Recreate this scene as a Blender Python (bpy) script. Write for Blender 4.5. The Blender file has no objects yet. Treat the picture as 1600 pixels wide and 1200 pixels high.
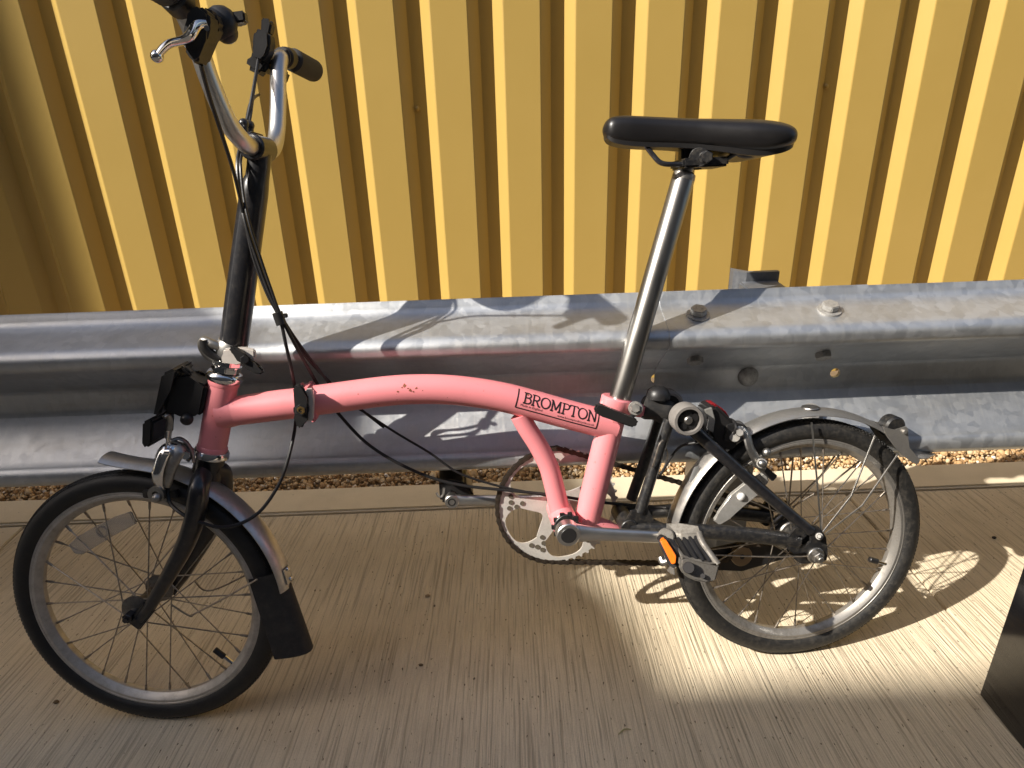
import bpy, bmesh, math, random
import numpy as np
from mathutils import Vector, Matrix
random.seed(4)
rng = np.random.default_rng(4)
SC = bpy.context.scene
COL = SC.collection

# ------------------------------------------------------------------ camera
FPX = 1061.5215
CAMZ = 0.91726
RC = Matrix(((0.9992285, 0.0126014, 0.0371980), (-0.0265574, 0.9145610, 0.4035750), (-0.0289342, -0.4042515, 0.9141901)))
cd = bpy.data.cameras.new('camera'); cam = bpy.data.objects.new('camera', cd); COL.objects.link(cam)
cd.sensor_fit = 'HORIZONTAL'; cd.sensor_width = 36.0; cd.lens = 36.0*FPX/1600.0
cd.clip_start = 0.02; cd.clip_end = 500.0
right, fwd, up = RC.col[0], RC.col[1], RC.col[2]
cm = Matrix.Identity(4)
for i in range(3):
    cm[i][0] = right[i]; cm[i][1] = up[i]; cm[i][2] = -fwd[i]
cm[0][3], cm[1][3], cm[2][3] = 0.0, 0.0, CAMZ
cam.matrix_world = cm
SC.camera = cam

# ------------------------------------------------------------------ light
SUN = Vector((1.15, 0.50, -1.0)).normalized()          # travel direction of the sunlight
elev = math.asin(-SUN.z)
world = bpy.data.worlds.new('World'); SC.world = world; world.use_nodes = True
wn = world.node_tree; wn.nodes.clear()
sky = wn.nodes.new('ShaderNodeTexSky'); sky.sky_type = 'NISHITA'; sky.sun_disc = False
sky.sun_elevation = elev; sky.sun_rotation = math.atan2(-SUN.x, -SUN.y)
sky.air_density = 1.0; sky.dust_density = 3.0; sky.ozone_density = 0.6; sky.altitude = 50
bg = wn.nodes.new('ShaderNodeBackground'); bg.inputs['Strength'].default_value = 0.092
wo = wn.nodes.new('ShaderNodeOutputWorld')
wn.links.new(sky.outputs[0], bg.inputs[0]); wn.links.new(bg.outputs[0], wo.inputs[0])
sl = bpy.data.lights.new('sun', 'SUN'); so = bpy.data.objects.new('sun', sl); COL.objects.link(so)
sl.energy = 5.0; sl.angle = math.radians(0.53); sl.color = (1.0, 0.94, 0.85)
so.rotation_euler = SUN.to_track_quat('-Z', 'Y').to_euler(); so.location = (-4, -2, 5)
SC.view_settings.view_transform = 'Standard'; SC.view_settings.look = 'None'
SC.view_settings.exposure = 0.72; SC.view_settings.gamma = 1.0
SC.view_settings.use_curve_mapping = False

# ------------------------------------------------------------------ frames of reference (metres)
ORI = Vector((-0.0358318, 0.8427737, 0.0))
U = Vector((0.9971467, 0.0754879, 0.0)); V = Vector((-0.0742225, 0.9804311, -0.1823345)); W = Vector((-0.0137641, 0.1818143, 0.9832366))
CR = Vector((0.522811, 0.000454, 0.2100)); CF = Vector((-0.522811, -0.000454, 0.2100))
UF = Vector((0.988663, -0.147635, -0.027378)); VF = Vector((0.147635, 0.98904, -0.002032)); WF = Vector((0.027378, -0.002032, 0.999623))
CAM = Vector((0, 0, CAMZ))
TOL = Matrix((U, V, W))
def ray(px, py): return RC @ Vector(((px-800)/FPX, 1.0, (600-py)/FPX))
def P(px, py, y=0.0):
    """bicycle-local point on the plane y metres beyond the bicycle's own plane"""
    o = TOL @ (CAM-ORI); d = TOL @ ray(px, py)
    return o + d*((y-o.y)/d.y)
def F(px, py, y=0.0):
    """the same for the plane of the steered front wheel"""
    o = TOL @ (CAM-ORI); d = TOL @ ray(px, py)
    return o + d*((y-(o-CF).dot(VF))/d.dot(VF))
def R(px, py, w, y=0.0):
    p = P(px, py, y); q = ORI + U*p.x + V*p.y + W*p.z
    return 0.5*w*((q-CAM).dot(RC.col[1]))/FPX
def GY(px, py, Y):
    d = ray(px, py); return CAM + d*(Y/d.y)

# ------------------------------------------------------------------ mesh helpers
def link(name, verts, faces, mat, parent=None, smooth=True, angle=35, kind=None):
    me = bpy.data.meshes.new(name); me.from_pydata([tuple(v) for v in verts], [], faces); me.update()
    bm = bmesh.new(); bm.from_mesh(me); bmesh.ops.recalc_face_normals(bm, faces=bm.faces); bm.to_mesh(me); bm.free()
    if smooth:
        me.shade_smooth(); me.set_sharp_from_angle(angle=math.radians(angle))
    me.materials.append(mat)
    o = bpy.data.objects.new(name, me); COL.objects.link(o)
    if parent: o.parent = parent
    if kind: o['kind'] = kind
    return o
class MB:
    def __init__(s): s.v = []; s.f = []
    def add(s, v, f):
        n = len(s.v); s.v += [Vector(x) for x in v]; s.f += [tuple(i+n for i in q) for q in f]; return s
    def build(s, name, mat, parent=None, **k): return link(name, s.v, s.f, mat, parent, **k)
def smooth_path(pts, n=6):
    pts = [Vector(p) for p in pts]
    if len(pts) < 3: return pts
    out = []
    for i in range(len(pts)-1):
        p0 = pts[max(i-1, 0)]; p1 = pts[i]; p2 = pts[i+1]; p3 = pts[min(i+2, len(pts)-1)]
        for k in range(n):
            t = k/n; t2 = t*t; t3 = t2*t
            out.append(0.5*((2*p1)+(p2-p0)*t+(2*p0-5*p1+4*p2-p3)*t2+(-p0+3*p1-3*p2+p3)*t3))
    out.append(pts[-1]); return out
def smooth_vals(vals, n=6): return [p.x for p in smooth_path([Vector((v, 0, 0)) for v in vals], n)] if len(vals) > 2 else vals
def tube(m, pts, rad, seg=12, n=6, flat=None, ref=None, cap=True):
    """swept tube; flat = (a, b) scales of the section along ref and across it"""
    if n > 1 and len(pts) > 2:
        if not isinstance(rad, (int, float)): rad = smooth_vals(list(rad), n)
        pts = smooth_path(pts, n)
    pts = [Vector(p) for p in pts]
    if isinstance(rad, (int, float)): rad = [rad]*len(pts)
    tang = []
    for i in range(len(pts)):
        a = pts[max(i-1, 0)]; b = pts[min(i+1, len(pts)-1)]; tang.append((b-a).normalized())
    if ref is None:
        ref = Vector((0, 1, 0)) if abs(tang[0].y) < 0.9 else Vector((1, 0, 0))
    x = (ref - tang[0]*ref.dot(tang[0])).normalized()
    vs = []; fs = []
    fa, fb = flat if flat else (1, 1)
    for i, p in enumerate(pts):
        x = (x - tang[i]*x.dot(tang[i])).normalized(); y = tang[i].cross(x)
        for k in range(seg):
            a = 2*math.pi*k/seg
            vs.append(p + x*(rad[i]*fa*math.cos(a)) + y*(rad[i]*fb*math.sin(a)))
    for i in range(len(pts)-1):
        for k in range(seg):
            a = i*seg+k; b = i*seg+(k+1) % seg
            fs.append((a, b, b+seg, a+seg))
    if cap:
        fs.append(tuple(range(seg-1, -1, -1))); fs.append(tuple((len(pts)-1)*seg+k for k in range(seg)))
    m.add(vs, fs); return m
def frame_of(axis, ref=None):
    a = Vector(axis).normalized()
    if ref is None: ref = Vector((0, 0, 1)) if abs(a.z) < 0.9 else Vector((1, 0, 0))
    x = (ref - a*ref.dot(a)).normalized(); return x, a.cross(x), a
def lathe(m, prof, o, axis, seg=24, ref=None, closed=False, a0=0, a1=2*math.pi):
    """prof: list of (radius, height along axis)"""
    x, y, a = frame_of(axis, ref); o = Vector(o); vs = []; fs = []
    full = abs(a1-a0-2*math.pi) < 1e-6; cnt = seg if full else seg+1
    for k in range(cnt):
        t = a0+(a1-a0)*k/seg; d = x*math.cos(t)+y*math.sin(t)
        for r, h in prof: vs.append(o + d*r + a*h)
    n = len(prof)
    for k in range(seg):
        k2 = (k+1) % cnt
        for j in range(n if closed else n-1):
            j2 = (j+1) % n
            fs.append((k*n+j, k2*n+j, k2*n+j2, k*n+j2))
    if not closed and full:
        if prof[0][0] > 1e-6: fs.append(tuple(k*n for k in range(cnt)))
        if prof[-1][0] > 1e-6: fs.append(tuple(k*n+n-1 for k in reversed(range(cnt))))
    m.add(vs, fs); return m
def cyl(m, a, b, r, seg=16, bev=0.0, r2=None):
    a = Vector(a); b = Vector(b); h = (b-a).length; r2 = r if r2 is None else r2
    prof = [(max(r-bev, 1e-4), 0), (r, bev), (r2, h-bev), (max(r2-bev, 1e-4), h)] if bev else [(r, 0), (r2, h)]
    return lathe(m, prof, a, b-a, seg)
def ball(m, c, r, seg=14, rings=8, sc=(1, 1, 1)):
    prof = [(max(r*math.sin(math.pi*i/rings), 1e-5), -r*math.cos(math.pi*i/rings)) for i in range(rings+1)]
    n = len(m.v); lathe(m, prof, (0, 0, 0), (0, 0, 1), seg)
    for i in range(n, len(m.v)):
        v = m.v[i]; m.v[i] = Vector((v.x*sc[0], v.y*sc[1], v.z*sc[2])) + Vector(c)
    return m
def box(m, c, hx, hy, hz, ax=None, bev=0.0):
    """bevelled box with half sizes along the three axes ax"""
    ax = ax or (Vector((1, 0, 0)), Vector((0, 1, 0)), Vector((0, 0, 1))); c = Vector(c)
    if bev <= 0:
        vs = [c+ax[0]*(sx*hx)+ax[1]*(sy*hy)+ax[2]*(sz*hz) for sx in (-1, 1) for sy in (-1, 1) for sz in (-1, 1)]
        return m.add(vs, [(0, 1, 3, 2), (4, 6, 7, 5), (0, 4, 5, 1), (2, 3, 7, 6), (0, 2, 6, 4), (1, 5, 7, 3)])
    bm = bmesh.new(); bmesh.ops.create_cube(bm, size=2)
    for v in bm.verts: v.co = Vector((v.co.x*hx, v.co.y*hy, v.co.z*hz))
    bmesh.ops.bevel(bm, geom=list(bm.edges), offset=bev, segments=2, affect='EDGES')
    vs = [c+ax[0]*v.co.x+ax[1]*v.co.y+ax[2]*v.co.z for v in bm.verts]; fs = [tuple(v.index for v in f.verts) for f in bm.faces]
    bm.verts.index_update(); bm.free(); return m.add(vs, fs)
def slab(m, poly, th, nrm, bev=0.0):
    """polygon of 3D points given thickness th along nrm (centred)"""
    nrm = Vector(nrm).normalized(); poly = [Vector(p) for p in poly]; n = len(poly)
    bm = bmesh.new()
    a = [bm.verts.new(p-nrm*th/2) for p in poly]; b = [bm.verts.new(p+nrm*th/2) for p in poly]
    bm.faces.new(a); bm.faces.new(list(reversed(b)))
    for i in range(n): bm.faces.new((a[i], a[(i+1) % n], b[(i+1) % n], b[i]))
    if bev > 0:
        bmesh.ops.bevel(bm, geom=list(bm.edges), offset=bev, segments=2, affect='EDGES', clamp_overlap=True)
    bm.verts.index_update()
    m.add([v.co.copy() for v in bm.verts], [tuple(v.index for v in f.verts) for f in bm.faces]); bm.free(); return m
def ngon(c, r, n, x, y, a0=0): return [Vector(c)+x*(r*math.cos(a0+2*math.pi*k/n))+y*(r*math.sin(a0+2*math.pi*k/n)) for k in range(n)]

# ------------------------------------------------------------------ materials
def mat_new(name):
    m = bpy.data.materials.new(name); m.use_nodes = True; nt = m.node_tree
    return m, nt, nt.nodes['Principled BSDF']
def N(nt, t, **k):
    n = nt.nodes.new(t)
    for a, b in k.items(): setattr(n, a, b)
    return n
def ramp(nt, src, stops):
    r = N(nt, 'ShaderNodeValToRGB'); e = r.color_ramp.elements
    while len(e) < len(stops): e.new(0.5)
    for q, (p, c) in zip(e, stops):
        q.position = p; q.color = (*c, 1) if len(c) == 3 else c
    nt.links.new(src, r.inputs[0]); return r
def mixc(nt, fac, a, b, blend='MIX'):
    m = N(nt, 'ShaderNodeMix', data_type='RGBA', blend_type=blend)
    for s, v in ((m.inputs[0], fac), (m.inputs[6], a), (m.inputs[7], b)):
        if isinstance(v, (int, float)): s.default_value = v
        elif isinstance(v, tuple): s.default_value = (*v, 1)
        else: nt.links.new(v, s)
    return m.outputs[2]
def noise(nt, co, scale, detail=4, rough=0.6, scl=None, dist=0.0):
    if scl:
        mp = N(nt, 'ShaderNodeMapping'); mp.inputs['Scale'].default_value = scl; nt.links.new(co, mp.inputs[0]); co = mp.outputs[0]
    n = N(nt, 'ShaderNodeTexNoise'); n.inputs['Scale'].default_value = scale; n.inputs['Detail'].default_value = detail
    n.inputs['Roughness'].default_value = rough; n.inputs['Distortion'].default_value = dist
    nt.links.new(co, n.inputs['Vector']); return n.outputs[0]
def math_(nt, op, a, b=None, c=None):
    m = N(nt, 'ShaderNodeMath', operation=op)
    for i, v in enumerate((a, b, c)):
        if v is None: continue
        if isinstance(v, (int, float)): m.inputs[i].default_value = v
        else: nt.links.new(v, m.inputs[i])
    return m.outputs[0]
def bump(nt, bs, h, strength=0.3, dist=0.002, prev=None):
    b = N(nt, 'ShaderNodeBump'); b.inputs['Strength'].default_value = strength; b.inputs['Distance'].default_value = dist
    nt.links.new(h, b.inputs['Height'])
    if prev is not None: nt.links.new(prev, b.inputs['Normal'])
    nt.links.new(b.outputs[0], bs.inputs['Normal']); return b.outputs[0]
def simple(name, col, rough=0.5, metal=0.0, dirt=None, dirt_amt=0.4, dirt_scale=30, var=0.12, coat=0.0, bmp=0.0, bscale=200, spec=0.5):
    m, nt, bs = mat_new(name); tc = N(nt, 'ShaderNodeTexCoord').outputs['Object']
    n1 = noise(nt, tc, dirt_scale, 6, 0.65)
    c = mixc(nt, n1, tuple(x*(1-var) for x in col), tuple(min(1, x*(1+var)) for x in col))
    if dirt:
        n2 = noise(nt, tc, dirt_scale*1.7, 8, 0.75)
        f = ramp(nt, n2, [(0.5-dirt_amt*0.15, (0, 0, 0)), (0.72, (dirt_amt*1.3,)*3)]).outputs[0]
        c = mixc(nt, f, c, dirt)
        rr = math_(nt, 'MULTIPLY_ADD', f, 0.5, rough); nt.links.new(rr, bs.inputs['Roughness'])
    else:
        rr = math_(nt, 'MULTIPLY_ADD', n1, 0.16, rough-0.08); nt.links.new(rr, bs.inputs['Roughness'])
    nt.links.new(c, bs.inputs['Base Color'])
    bs.inputs['Metallic'].default_value = metal; bs.inputs['Coat Weight'].default_value = coat
    bs.inputs['Coat Roughness'].default_value = 0.12; bs.inputs['Specular IOR Level'].default_value = spec
    if bmp: bump(nt, bs, noise(nt, tc, bscale, 3), bmp, 0.001)
    return m

M = {}
M['black_paint'] = simple('black_paint', (0.012, 0.012, 0.014), 0.28, dirt=(0.16, 0.13, 0.1), dirt_amt=0.12, dirt_scale=60, coat=0.3)
M['black_dusty'] = simple('black_dusty', (0.013, 0.013, 0.014), 0.38, dirt=(0.17, 0.145, 0.11), dirt_amt=0.22, dirt_scale=90, bmp=0.1)
M['black_plastic'] = simple('black_plastic', (0.016, 0.015, 0.015), 0.42, var=0.25, bmp=0.15, bscale=400)
M['black_rubber'] = simple('black_rubber', (0.022, 0.021, 0.02), 0.62, dirt=(0.12, 0.1, 0.08), dirt_amt=0.25, bmp=0.2, bscale=350)
M['leather'] = simple('saddle_vinyl', (0.010, 0.009, 0.009), 0.36, var=0.3, bmp=0.12, bscale=260)
M['alloy'] = simple('brushed_alloy', (0.60, 0.585, 0.56), 0.37, 1.0, var=0.05)
M['alloy_dull'] = simple('dull_alloy', (0.40, 0.385, 0.36), 0.4, 1.0, dirt=(0.22, 0.18, 0.13), dirt_amt=0.35, dirt_scale=60)
M['chrome'] = simple('chrome', (0.78, 0.77, 0.76), 0.12, 1.0, dirt=(0.3, 0.25, 0.2), dirt_amt=0.1, dirt_scale=120)
M['stay'] = simple('stay_steel', (0.6, 0.58, 0.54), 0.3, 1.0, var=0.2)
M['hub'] = simple('hub_alloy', (0.22, 0.21, 0.2), 0.4, 1.0, dirt=(0.1, 0.08, 0.06), dirt_amt=0.4, dirt_scale=80)
M['steel'] = simple('spoke_steel', (0.42, 0.38, 0.33), 0.35, 1.0, dirt=(0.15, 0.10, 0.06), dirt_amt=0.5, dirt_scale=90)
M['ring'] = simple('chainring_alloy', (0.74, 0.71, 0.65), 0.42, 0.4, dirt=(0.3, 0.25, 0.18), dirt_amt=0.25, dirt_scale=40)
M['chain'] = simple('oily_chain', (0.075, 0.062, 0.05), 0.45, 0.8, dirt=(0.10, 0.07, 0.045), dirt_amt=0.6, dirt_scale=200, var=0.4)
M['white_clamp'] = simple('pale_clamp', (0.62, 0.57, 0.52), 0.4, 0.2, dirt=(0.3, 0.24, 0.2), dirt_amt=0.2)
M['fender'] = simple('fender_alloy', (0.55, 0.53, 0.50), 0.34, 0.85, dirt=(0.30, 0.26, 0.2), dirt_amt=0.35, dirt_scale=22, bmp=0.05)
M['rim'] = simple('rim_alloy', (0.50, 0.47, 0.43), 0.42, 0.5, dirt=(0.2, 0.16, 0.11), dirt_amt=0.35, dirt_scale=30)
M['rim_dusty'] = simple('rim_dusty', (0.36, 0.34, 0.31), 0.4, 0.7, dirt=(0.12, 0.10, 0.08), dirt_amt=0.5, dirt_scale=30)
M['tyre'] = simple('tyre_rubber', (0.010, 0.010, 0.011), 0.5, var=0.3, dirt=(0.07, 0.06, 0.05), dirt_amt=0.2, dirt_scale=35, bmp=0.25, bscale=300)
M['tyre_dusty'] = simple('tyre_dusty', (0.012, 0.0115, 0.011), 0.58, var=0.3, dirt=(0.10, 0.085, 0.065), dirt_amt=0.32, dirt_scale=70, bmp=0.35, bscale=260)
M['roller'] = simple('grey_roller', (0.20, 0.185, 0.17), 0.55, dirt=(0.1, 0.08, 0.06), dirt_amt=0.3)
M['print'] = simple('black_print', (0.012, 0.01, 0.01), 0.5)
M['red'] = simple('red_lens', (0.20, 0.008, 0.012), 0.2, var=0.2, coat=0.6)
M['orange'] = simple('orange_lens', (0.75, 0.16, 0.01), 0.22, var=0.3, dirt_scale=300, coat=0.6)
M['brown'] = simple('brown_wheel', (0.28, 0.19, 0.10), 0.5)
M['rust'] = simple('bare_chip', (0.22, 0.07, 0.03), 0.7, var=0.4, dirt_scale=200)
M['gloss_black'] = simple('gloss_black', (0.006, 0.006, 0.007), 0.12, var=0.1, coat=0.5)
m, nt, bs = mat_new('clear_reflector')
tc = N(nt, 'ShaderNodeTexCoord').outputs['Object']
wv = N(nt, 'ShaderNodeTexChecker'); wv.inputs['Scale'].default_value = 700; nt.links.new(tc, wv.inputs[0])
nt.links.new(mixc(nt, wv.outputs[1], (0.55, 0.53, 0.50), (0.8, 0.78, 0.74)), bs.inputs['Base Color'])
bs.inputs['Roughness'].default_value = 0.12; bs.inputs['Transmission Weight'].default_value = 0.75; bs.inputs['IOR'].default_value = 1.3
M['clear'] = m

# pink enamel with small chips and scuffs
m, nt, bs = mat_new('pink_enamel'); tc = N(nt, 'ShaderNodeTexCoord').outputs['Object']
base = mixc(nt, noise(nt, tc, 9, 4), (0.78, 0.245, 0.265), (0.83, 0.275, 0.29))
scr = ramp(nt, noise(nt, tc, 170, 3, 0.5), [(0.70, (0, 0, 0)), (0.76, (0.7,)*3)]).outputs[0]
base = mixc(nt, scr, base, (0.42, 0.09, 0.07))
gr = ramp(nt, noise(nt, tc, 16, 7, 0.75), [(0.56, (0, 0, 0)), (0.8, (0.35,)*3)]).outputs[0]
base = mixc(nt, gr, base, (0.50, 0.17, 0.15))
nt.links.new(base, bs.inputs['Base Color']); bs.inputs['Roughness'].default_value = 0.42; bs.inputs['Coat Weight'].default_value = 0.45
bs.inputs['Coat Roughness'].default_value = 0.25
bump(nt, bs, noise(nt, tc, 60, 4), 0.05, 0.001)
M['pink'] = m

# seat post: brushed steel with vertical rubbing marks
m, nt, bs = mat_new('worn_seatpost'); tc = N(nt, 'ShaderNodeTexCoord').outputs['Object']
n1 = noise(nt, tc, 60, 6, 0.7, scl=(1, 1, 0.12)); n2 = noise(nt, tc, 14, 5, 0.6, scl=(0.6, 1, 0.5))
nt.links.new(mixc(nt, n1, (0.17, 0.16, 0.145), (0.46, 0.44, 0.41)), bs.inputs['Base Color'])
nt.links.new(math_(nt, 'MULTIPLY_ADD', n2, 0.3, 0.2), bs.inputs['Roughness']); bs.inputs['Metallic'].default_value = 1.0
M['seatpost'] = m

# galvanised steel: spangle cells, smears, grime low down and a few dark scuffs
m, nt, bs = mat_new('galvanised_steel'); geo = N(nt, 'ShaderNodeNewGeometry').outputs['Position']
mp = N(nt, 'ShaderNodeMapping'); mp.inputs['Scale'].default_value = (1.0, 1.0, 0.8); nt.links.new(geo, mp.inputs[0])
wob = N(nt, 'ShaderNodeVectorMath', operation='ADD')
nz = N(nt, 'ShaderNodeTexNoise'); nz.inputs['Scale'].default_value = 45; nt.links.new(geo, nz.inputs['Vector'])
sc_ = N(nt, 'ShaderNodeVectorMath', operation='SCALE'); sc_.inputs['Scale'].default_value = 0.012; nt.links.new(nz.outputs['Color'], sc_.inputs[0])
nt.links.new(mp.outputs[0], wob.inputs[0]); nt.links.new(sc_.outputs[0], wob.inputs[1])
vo = N(nt, 'ShaderNodeTexVoronoi', feature='F1'); vo.inputs['Scale'].default_value = 82; nt.links.new(wob.outputs[0], vo.inputs['Vector'])
sep = N(nt, 'ShaderNodeSeparateColor'); nt.links.new(vo.outputs['Color'], sep.inputs[0]); cell = sep.outputs[0]
# rotated streaks (wiping marks)
mp2 = N(nt, 'ShaderNodeMapping'); mp2.inputs['Rotation'].default_value = (0, math.radians(-35), 0); mp2.inputs['Scale'].default_value = (220, 20, 14); nt.links.new(geo, mp2.inputs[0])
st = N(nt, 'ShaderNodeTexNoise'); st.inputs['Scale'].default_value = 1.0; st.inputs['Detail'].default_value = 5; nt.links.new(mp2.outputs[0], st.inputs['Vector'])
c = mixc(nt, cell, (0.53, 0.55, 0.57), (0.64, 0.655, 0.67))
big = noise(nt, geo, 3.5, 6, 0.65)
c = mixc(nt, ramp(nt, big, [(0.35, (0, 0, 0)), (0.7, (0.65,)*3)]).outputs[0], c, (0.43, 0.44, 0.45))
c = mixc(nt, ramp(nt, st.outputs[0], [(0.52, (0, 0, 0)), (0.75, (0.5,)*3)]).outputs[0], c, (0.62, 0.62, 0.60))
dk = ramp(nt, noise(nt, geo, 26, 8, 0.8, scl=(0.7, 1, 1.6)), [(0.64, (0, 0, 0)), (0.76, (0.6,)*3)]).outputs[0]
c = mixc(nt, dk, c, (0.20, 0.18, 0.15))
br = ramp(nt, noise(nt, geo, 6, 6, 0.7, scl=(0.5, 1, 2.5)), [(0.5, (0, 0, 0)), (0.8, (0.45,)*3)]).outputs[0]
c = mixc(nt, br, c, (0.30, 0.25, 0.18))
nt.links.new(c, bs.inputs['Base Color'])
bs.inputs['Metallic'].default_value = 0.85
rr = math_(nt, 'MULTIPLY_ADD', cell, 0.09, 0.38); rr = math_(nt, 'MULTIPLY_ADD', st.outputs[0], 0.12, rr)
nt.links.new(rr, bs.inputs['Roughness'])
b1 = bump(nt, bs, cell, 0.05, 0.0008); bump(nt, bs, noise(nt, geo, 240, 4, 0.6), 0.12, 0.0006, b1)
M['galv'] = m
M['bolt'] = simple('bolt_zinc', (0.42, 0.41, 0.39), 0.5, 0.6, dirt=(0.15, 0.12, 0.09), dirt_amt=0.4, dirt_scale=120, bmp=0.2, bscale=300)
M['shaded_zinc'] = simple('shaded_zinc', (0.16, 0.17, 0.19), 0.42, 0.5, dirt=(0.3, 0.3, 0.3), dirt_amt=0.3, dirt_scale=60)  # darker than the galvanised steel, standing in for shade on the posts

# yellow cladding: fine leathergrain coating
m, nt, bs = mat_new('yellow_coated_steel'); geo = N(nt, 'ShaderNodeNewGeometry').outputs['Position']
c = mixc(nt, noise(nt, geo, 5, 5), (0.46, 0.310, 0.078), (0.50, 0.340, 0.094))
c = mixc(nt, ramp(nt, noise(nt, geo, 14, 8, 0.8, scl=(1, 1, 0.4)), [(0.60, (0, 0, 0)), (0.78, (0.35,)*3)]).outputs[0], c, (0.48, 0.30, 0.10))
nt.links.new(c, bs.inputs['Base Color']); bs.inputs['Roughness'].default_value = 0.42
gb = N(nt, 'ShaderNodeTexVoronoi', feature='F1'); gb.inputs['Scale'].default_value = 520; nt.links.new(geo, gb.inputs['Vector'])
b1 = bump(nt, bs, gb.outputs['Distance'], 0.14, 0.0006); bump(nt, bs, noise(nt, geo, 7, 3), 0.12, 0.004, b1)
M['yellow'] = m

# concrete -------------------------------------------------------------
def concrete(name, broom, ca, cb):
    m, nt, bs = mat_new(name); geo = N(nt, 'ShaderNodeNewGeometry').outputs['Position']
    sp = N(nt, 'ShaderNodeSeparateXYZ'); nt.links.new(geo, sp.inputs[0]); X, Y, Z = sp.outputs
    big = noise(nt, geo, 2.2, 7, 0.62); mid = noise(nt, geo, 11, 6, 0.65); fine = noise(nt, geo, 380, 3, 0.6)
    c = mixc(nt, ramp(nt, big, [(0.3, (0, 0, 0)), (0.7, (1, 1, 1))]).outputs[0], ca, cb)
    c = mixc(nt, ramp(nt, mid, [(0.45, (0, 0, 0)), (0.75, (0.35,)*3)]).outputs[0], c, tuple(x*0.72 for x in ca))
    c = mixc(nt, ramp(nt, fine, [(0.3, (0.28,)*3), (0.55, (0, 0, 0))]).outputs[0], c, tuple(x*0.6 for x in ca))
    h = None
    if broom:
        ym = math_(nt, 'SUBTRACT', Y, 1.0)
        num = math_(nt, 'MULTIPLY_ADD', ym, -0.02, X); den = math_(nt, 'MULTIPLY_ADD', ym, -0.094, 1.0)
        u = math_(nt, 'DIVIDE', num, den)
        cb_ = N(nt, 'ShaderNodeCombineXYZ'); nt.links.new(u, cb_.inputs[0]); nt.links.new(Y, cb_.inputs[1])
        uv = cb_.outputs[0]
        g1 = noise(nt, uv, 1.0, 2, 0.5, scl=(235, 5.0, 1)); g2 = noise(nt, uv, 1.0, 3, 0.6, scl=(70, 2.4, 1)); g3 = noise(nt, uv, 1.0, 2, 0.6, scl=(430, 14, 1))
        groove = ramp(nt, g1, [(0.36, (0, 0, 0)), (0.47, (1, 1, 1))]).outputs[0]
        c = mixc(nt, math_(nt, 'MULTIPLY', math_(nt, 'SUBTRACT', 1.0, groove), 0.62), c, tuple(x*0.50 for x in ca))
        c = mixc(nt, ramp(nt, g2, [(0.30, (0.22,)*3), (0.42, (0, 0, 0))]).outputs[0], c, tuple(x*0.62 for x in ca))
        c = mixc(nt, ramp(nt, g3, [(0.3, (0.4,)*3), (0.5, (0, 0, 0))]).outputs[0], c, tuple(x*0.6 for x in ca))
        pits = ramp(nt, noise(nt, uv, 1.0, 2, 0.5, scl=(210, 85, 1)), [(0.28, (0.8,)*3), (0.31, (0, 0, 0))]).outputs[0]
        c = mixc(nt, pits, c, (0.05, 0.035, 0.02))
        h = math_(nt, 'MULTIPLY_ADD', g1, 1.0, math_(nt, 'MULTIPLY_ADD', g3, 0.35, math_(nt, 'MULTIPLY_ADD', pits, -0.8, math_(nt, 'MULTIPLY', g2, 0.5))))
    # grit specks and old stains
    v = N(nt, 'ShaderNodeTexVoronoi', feature='F1'); v.inputs['Scale'].default_value = 24; nt.links.new(geo, v.inputs['Vector'])
    spk = ramp(nt, v.outputs['Distance'], [(0.022, (0.8,)*3), (0.045, (0, 0, 0))]).outputs[0]
    c = mixc(nt, spk, c, (0.07, 0.05, 0.03))
    stn = ramp(nt, noise(nt, geo, 5.5, 8, 0.7, dist=0.6), [(0.62, (0, 0, 0)), (0.78, (0.5,)*3)]).outputs[0]
    c = mixc(nt, stn, c, tuple(x*0.5 for x in ca))
    nt.links.new(c, bs.inputs['Base Color']); bs.inputs['Roughness'].default_value = 0.9; bs.inputs['Specular IOR Level'].default_value = 0.25
    pn = bump(nt, bs, math_(nt, 'MULTIPLY_ADD', fine, 0.4, mid), 0.25, 0.0015)
    if h is not None: bump(nt, bs, h, 1.0, 0.0034, pn)
    return m
M['slab'] = concrete('broomed_concrete', True, (0.64, 0.53, 0.37), (0.74, 0.64, 0.475))
M['kerb'] = concrete('smooth_concrete', False, (0.62, 0.53, 0.38), (0.70, 0.61, 0.46))
M['soil'] = simple('gravel_bed', (0.16, 0.11, 0.06), 0.95, var=0.4, dirt_scale=60)
m, nt, bs = mat_new('gravel_stone'); at = N(nt, 'ShaderNodeAttribute'); at.attribute_name = 'tint'
nt.links.new(ramp(nt, at.outputs['Fac'], [(0.0, (0.16, 0.085, 0.035)), (0.25, (0.34, 0.20, 0.085)), (0.55, (0.50, 0.33, 0.16)), (0.8, (0.58, 0.45, 0.28)), (0.97, (0.70, 0.64, 0.55))]).outputs[0], bs.inputs['Base Color'])
bs.inputs['Roughness'].default_value = 0.75; M['stone'] = m
M['asphalt'] = simple('asphalt', (0.05, 0.05, 0.05), 0.9, var=0.3, dirt_scale=80)
M['blocker_mat'] = simple('blocker_brown', (0.20, 0.17, 0.14), 0.85)  # plain colour of the added unseen blocks that hold back light

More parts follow.
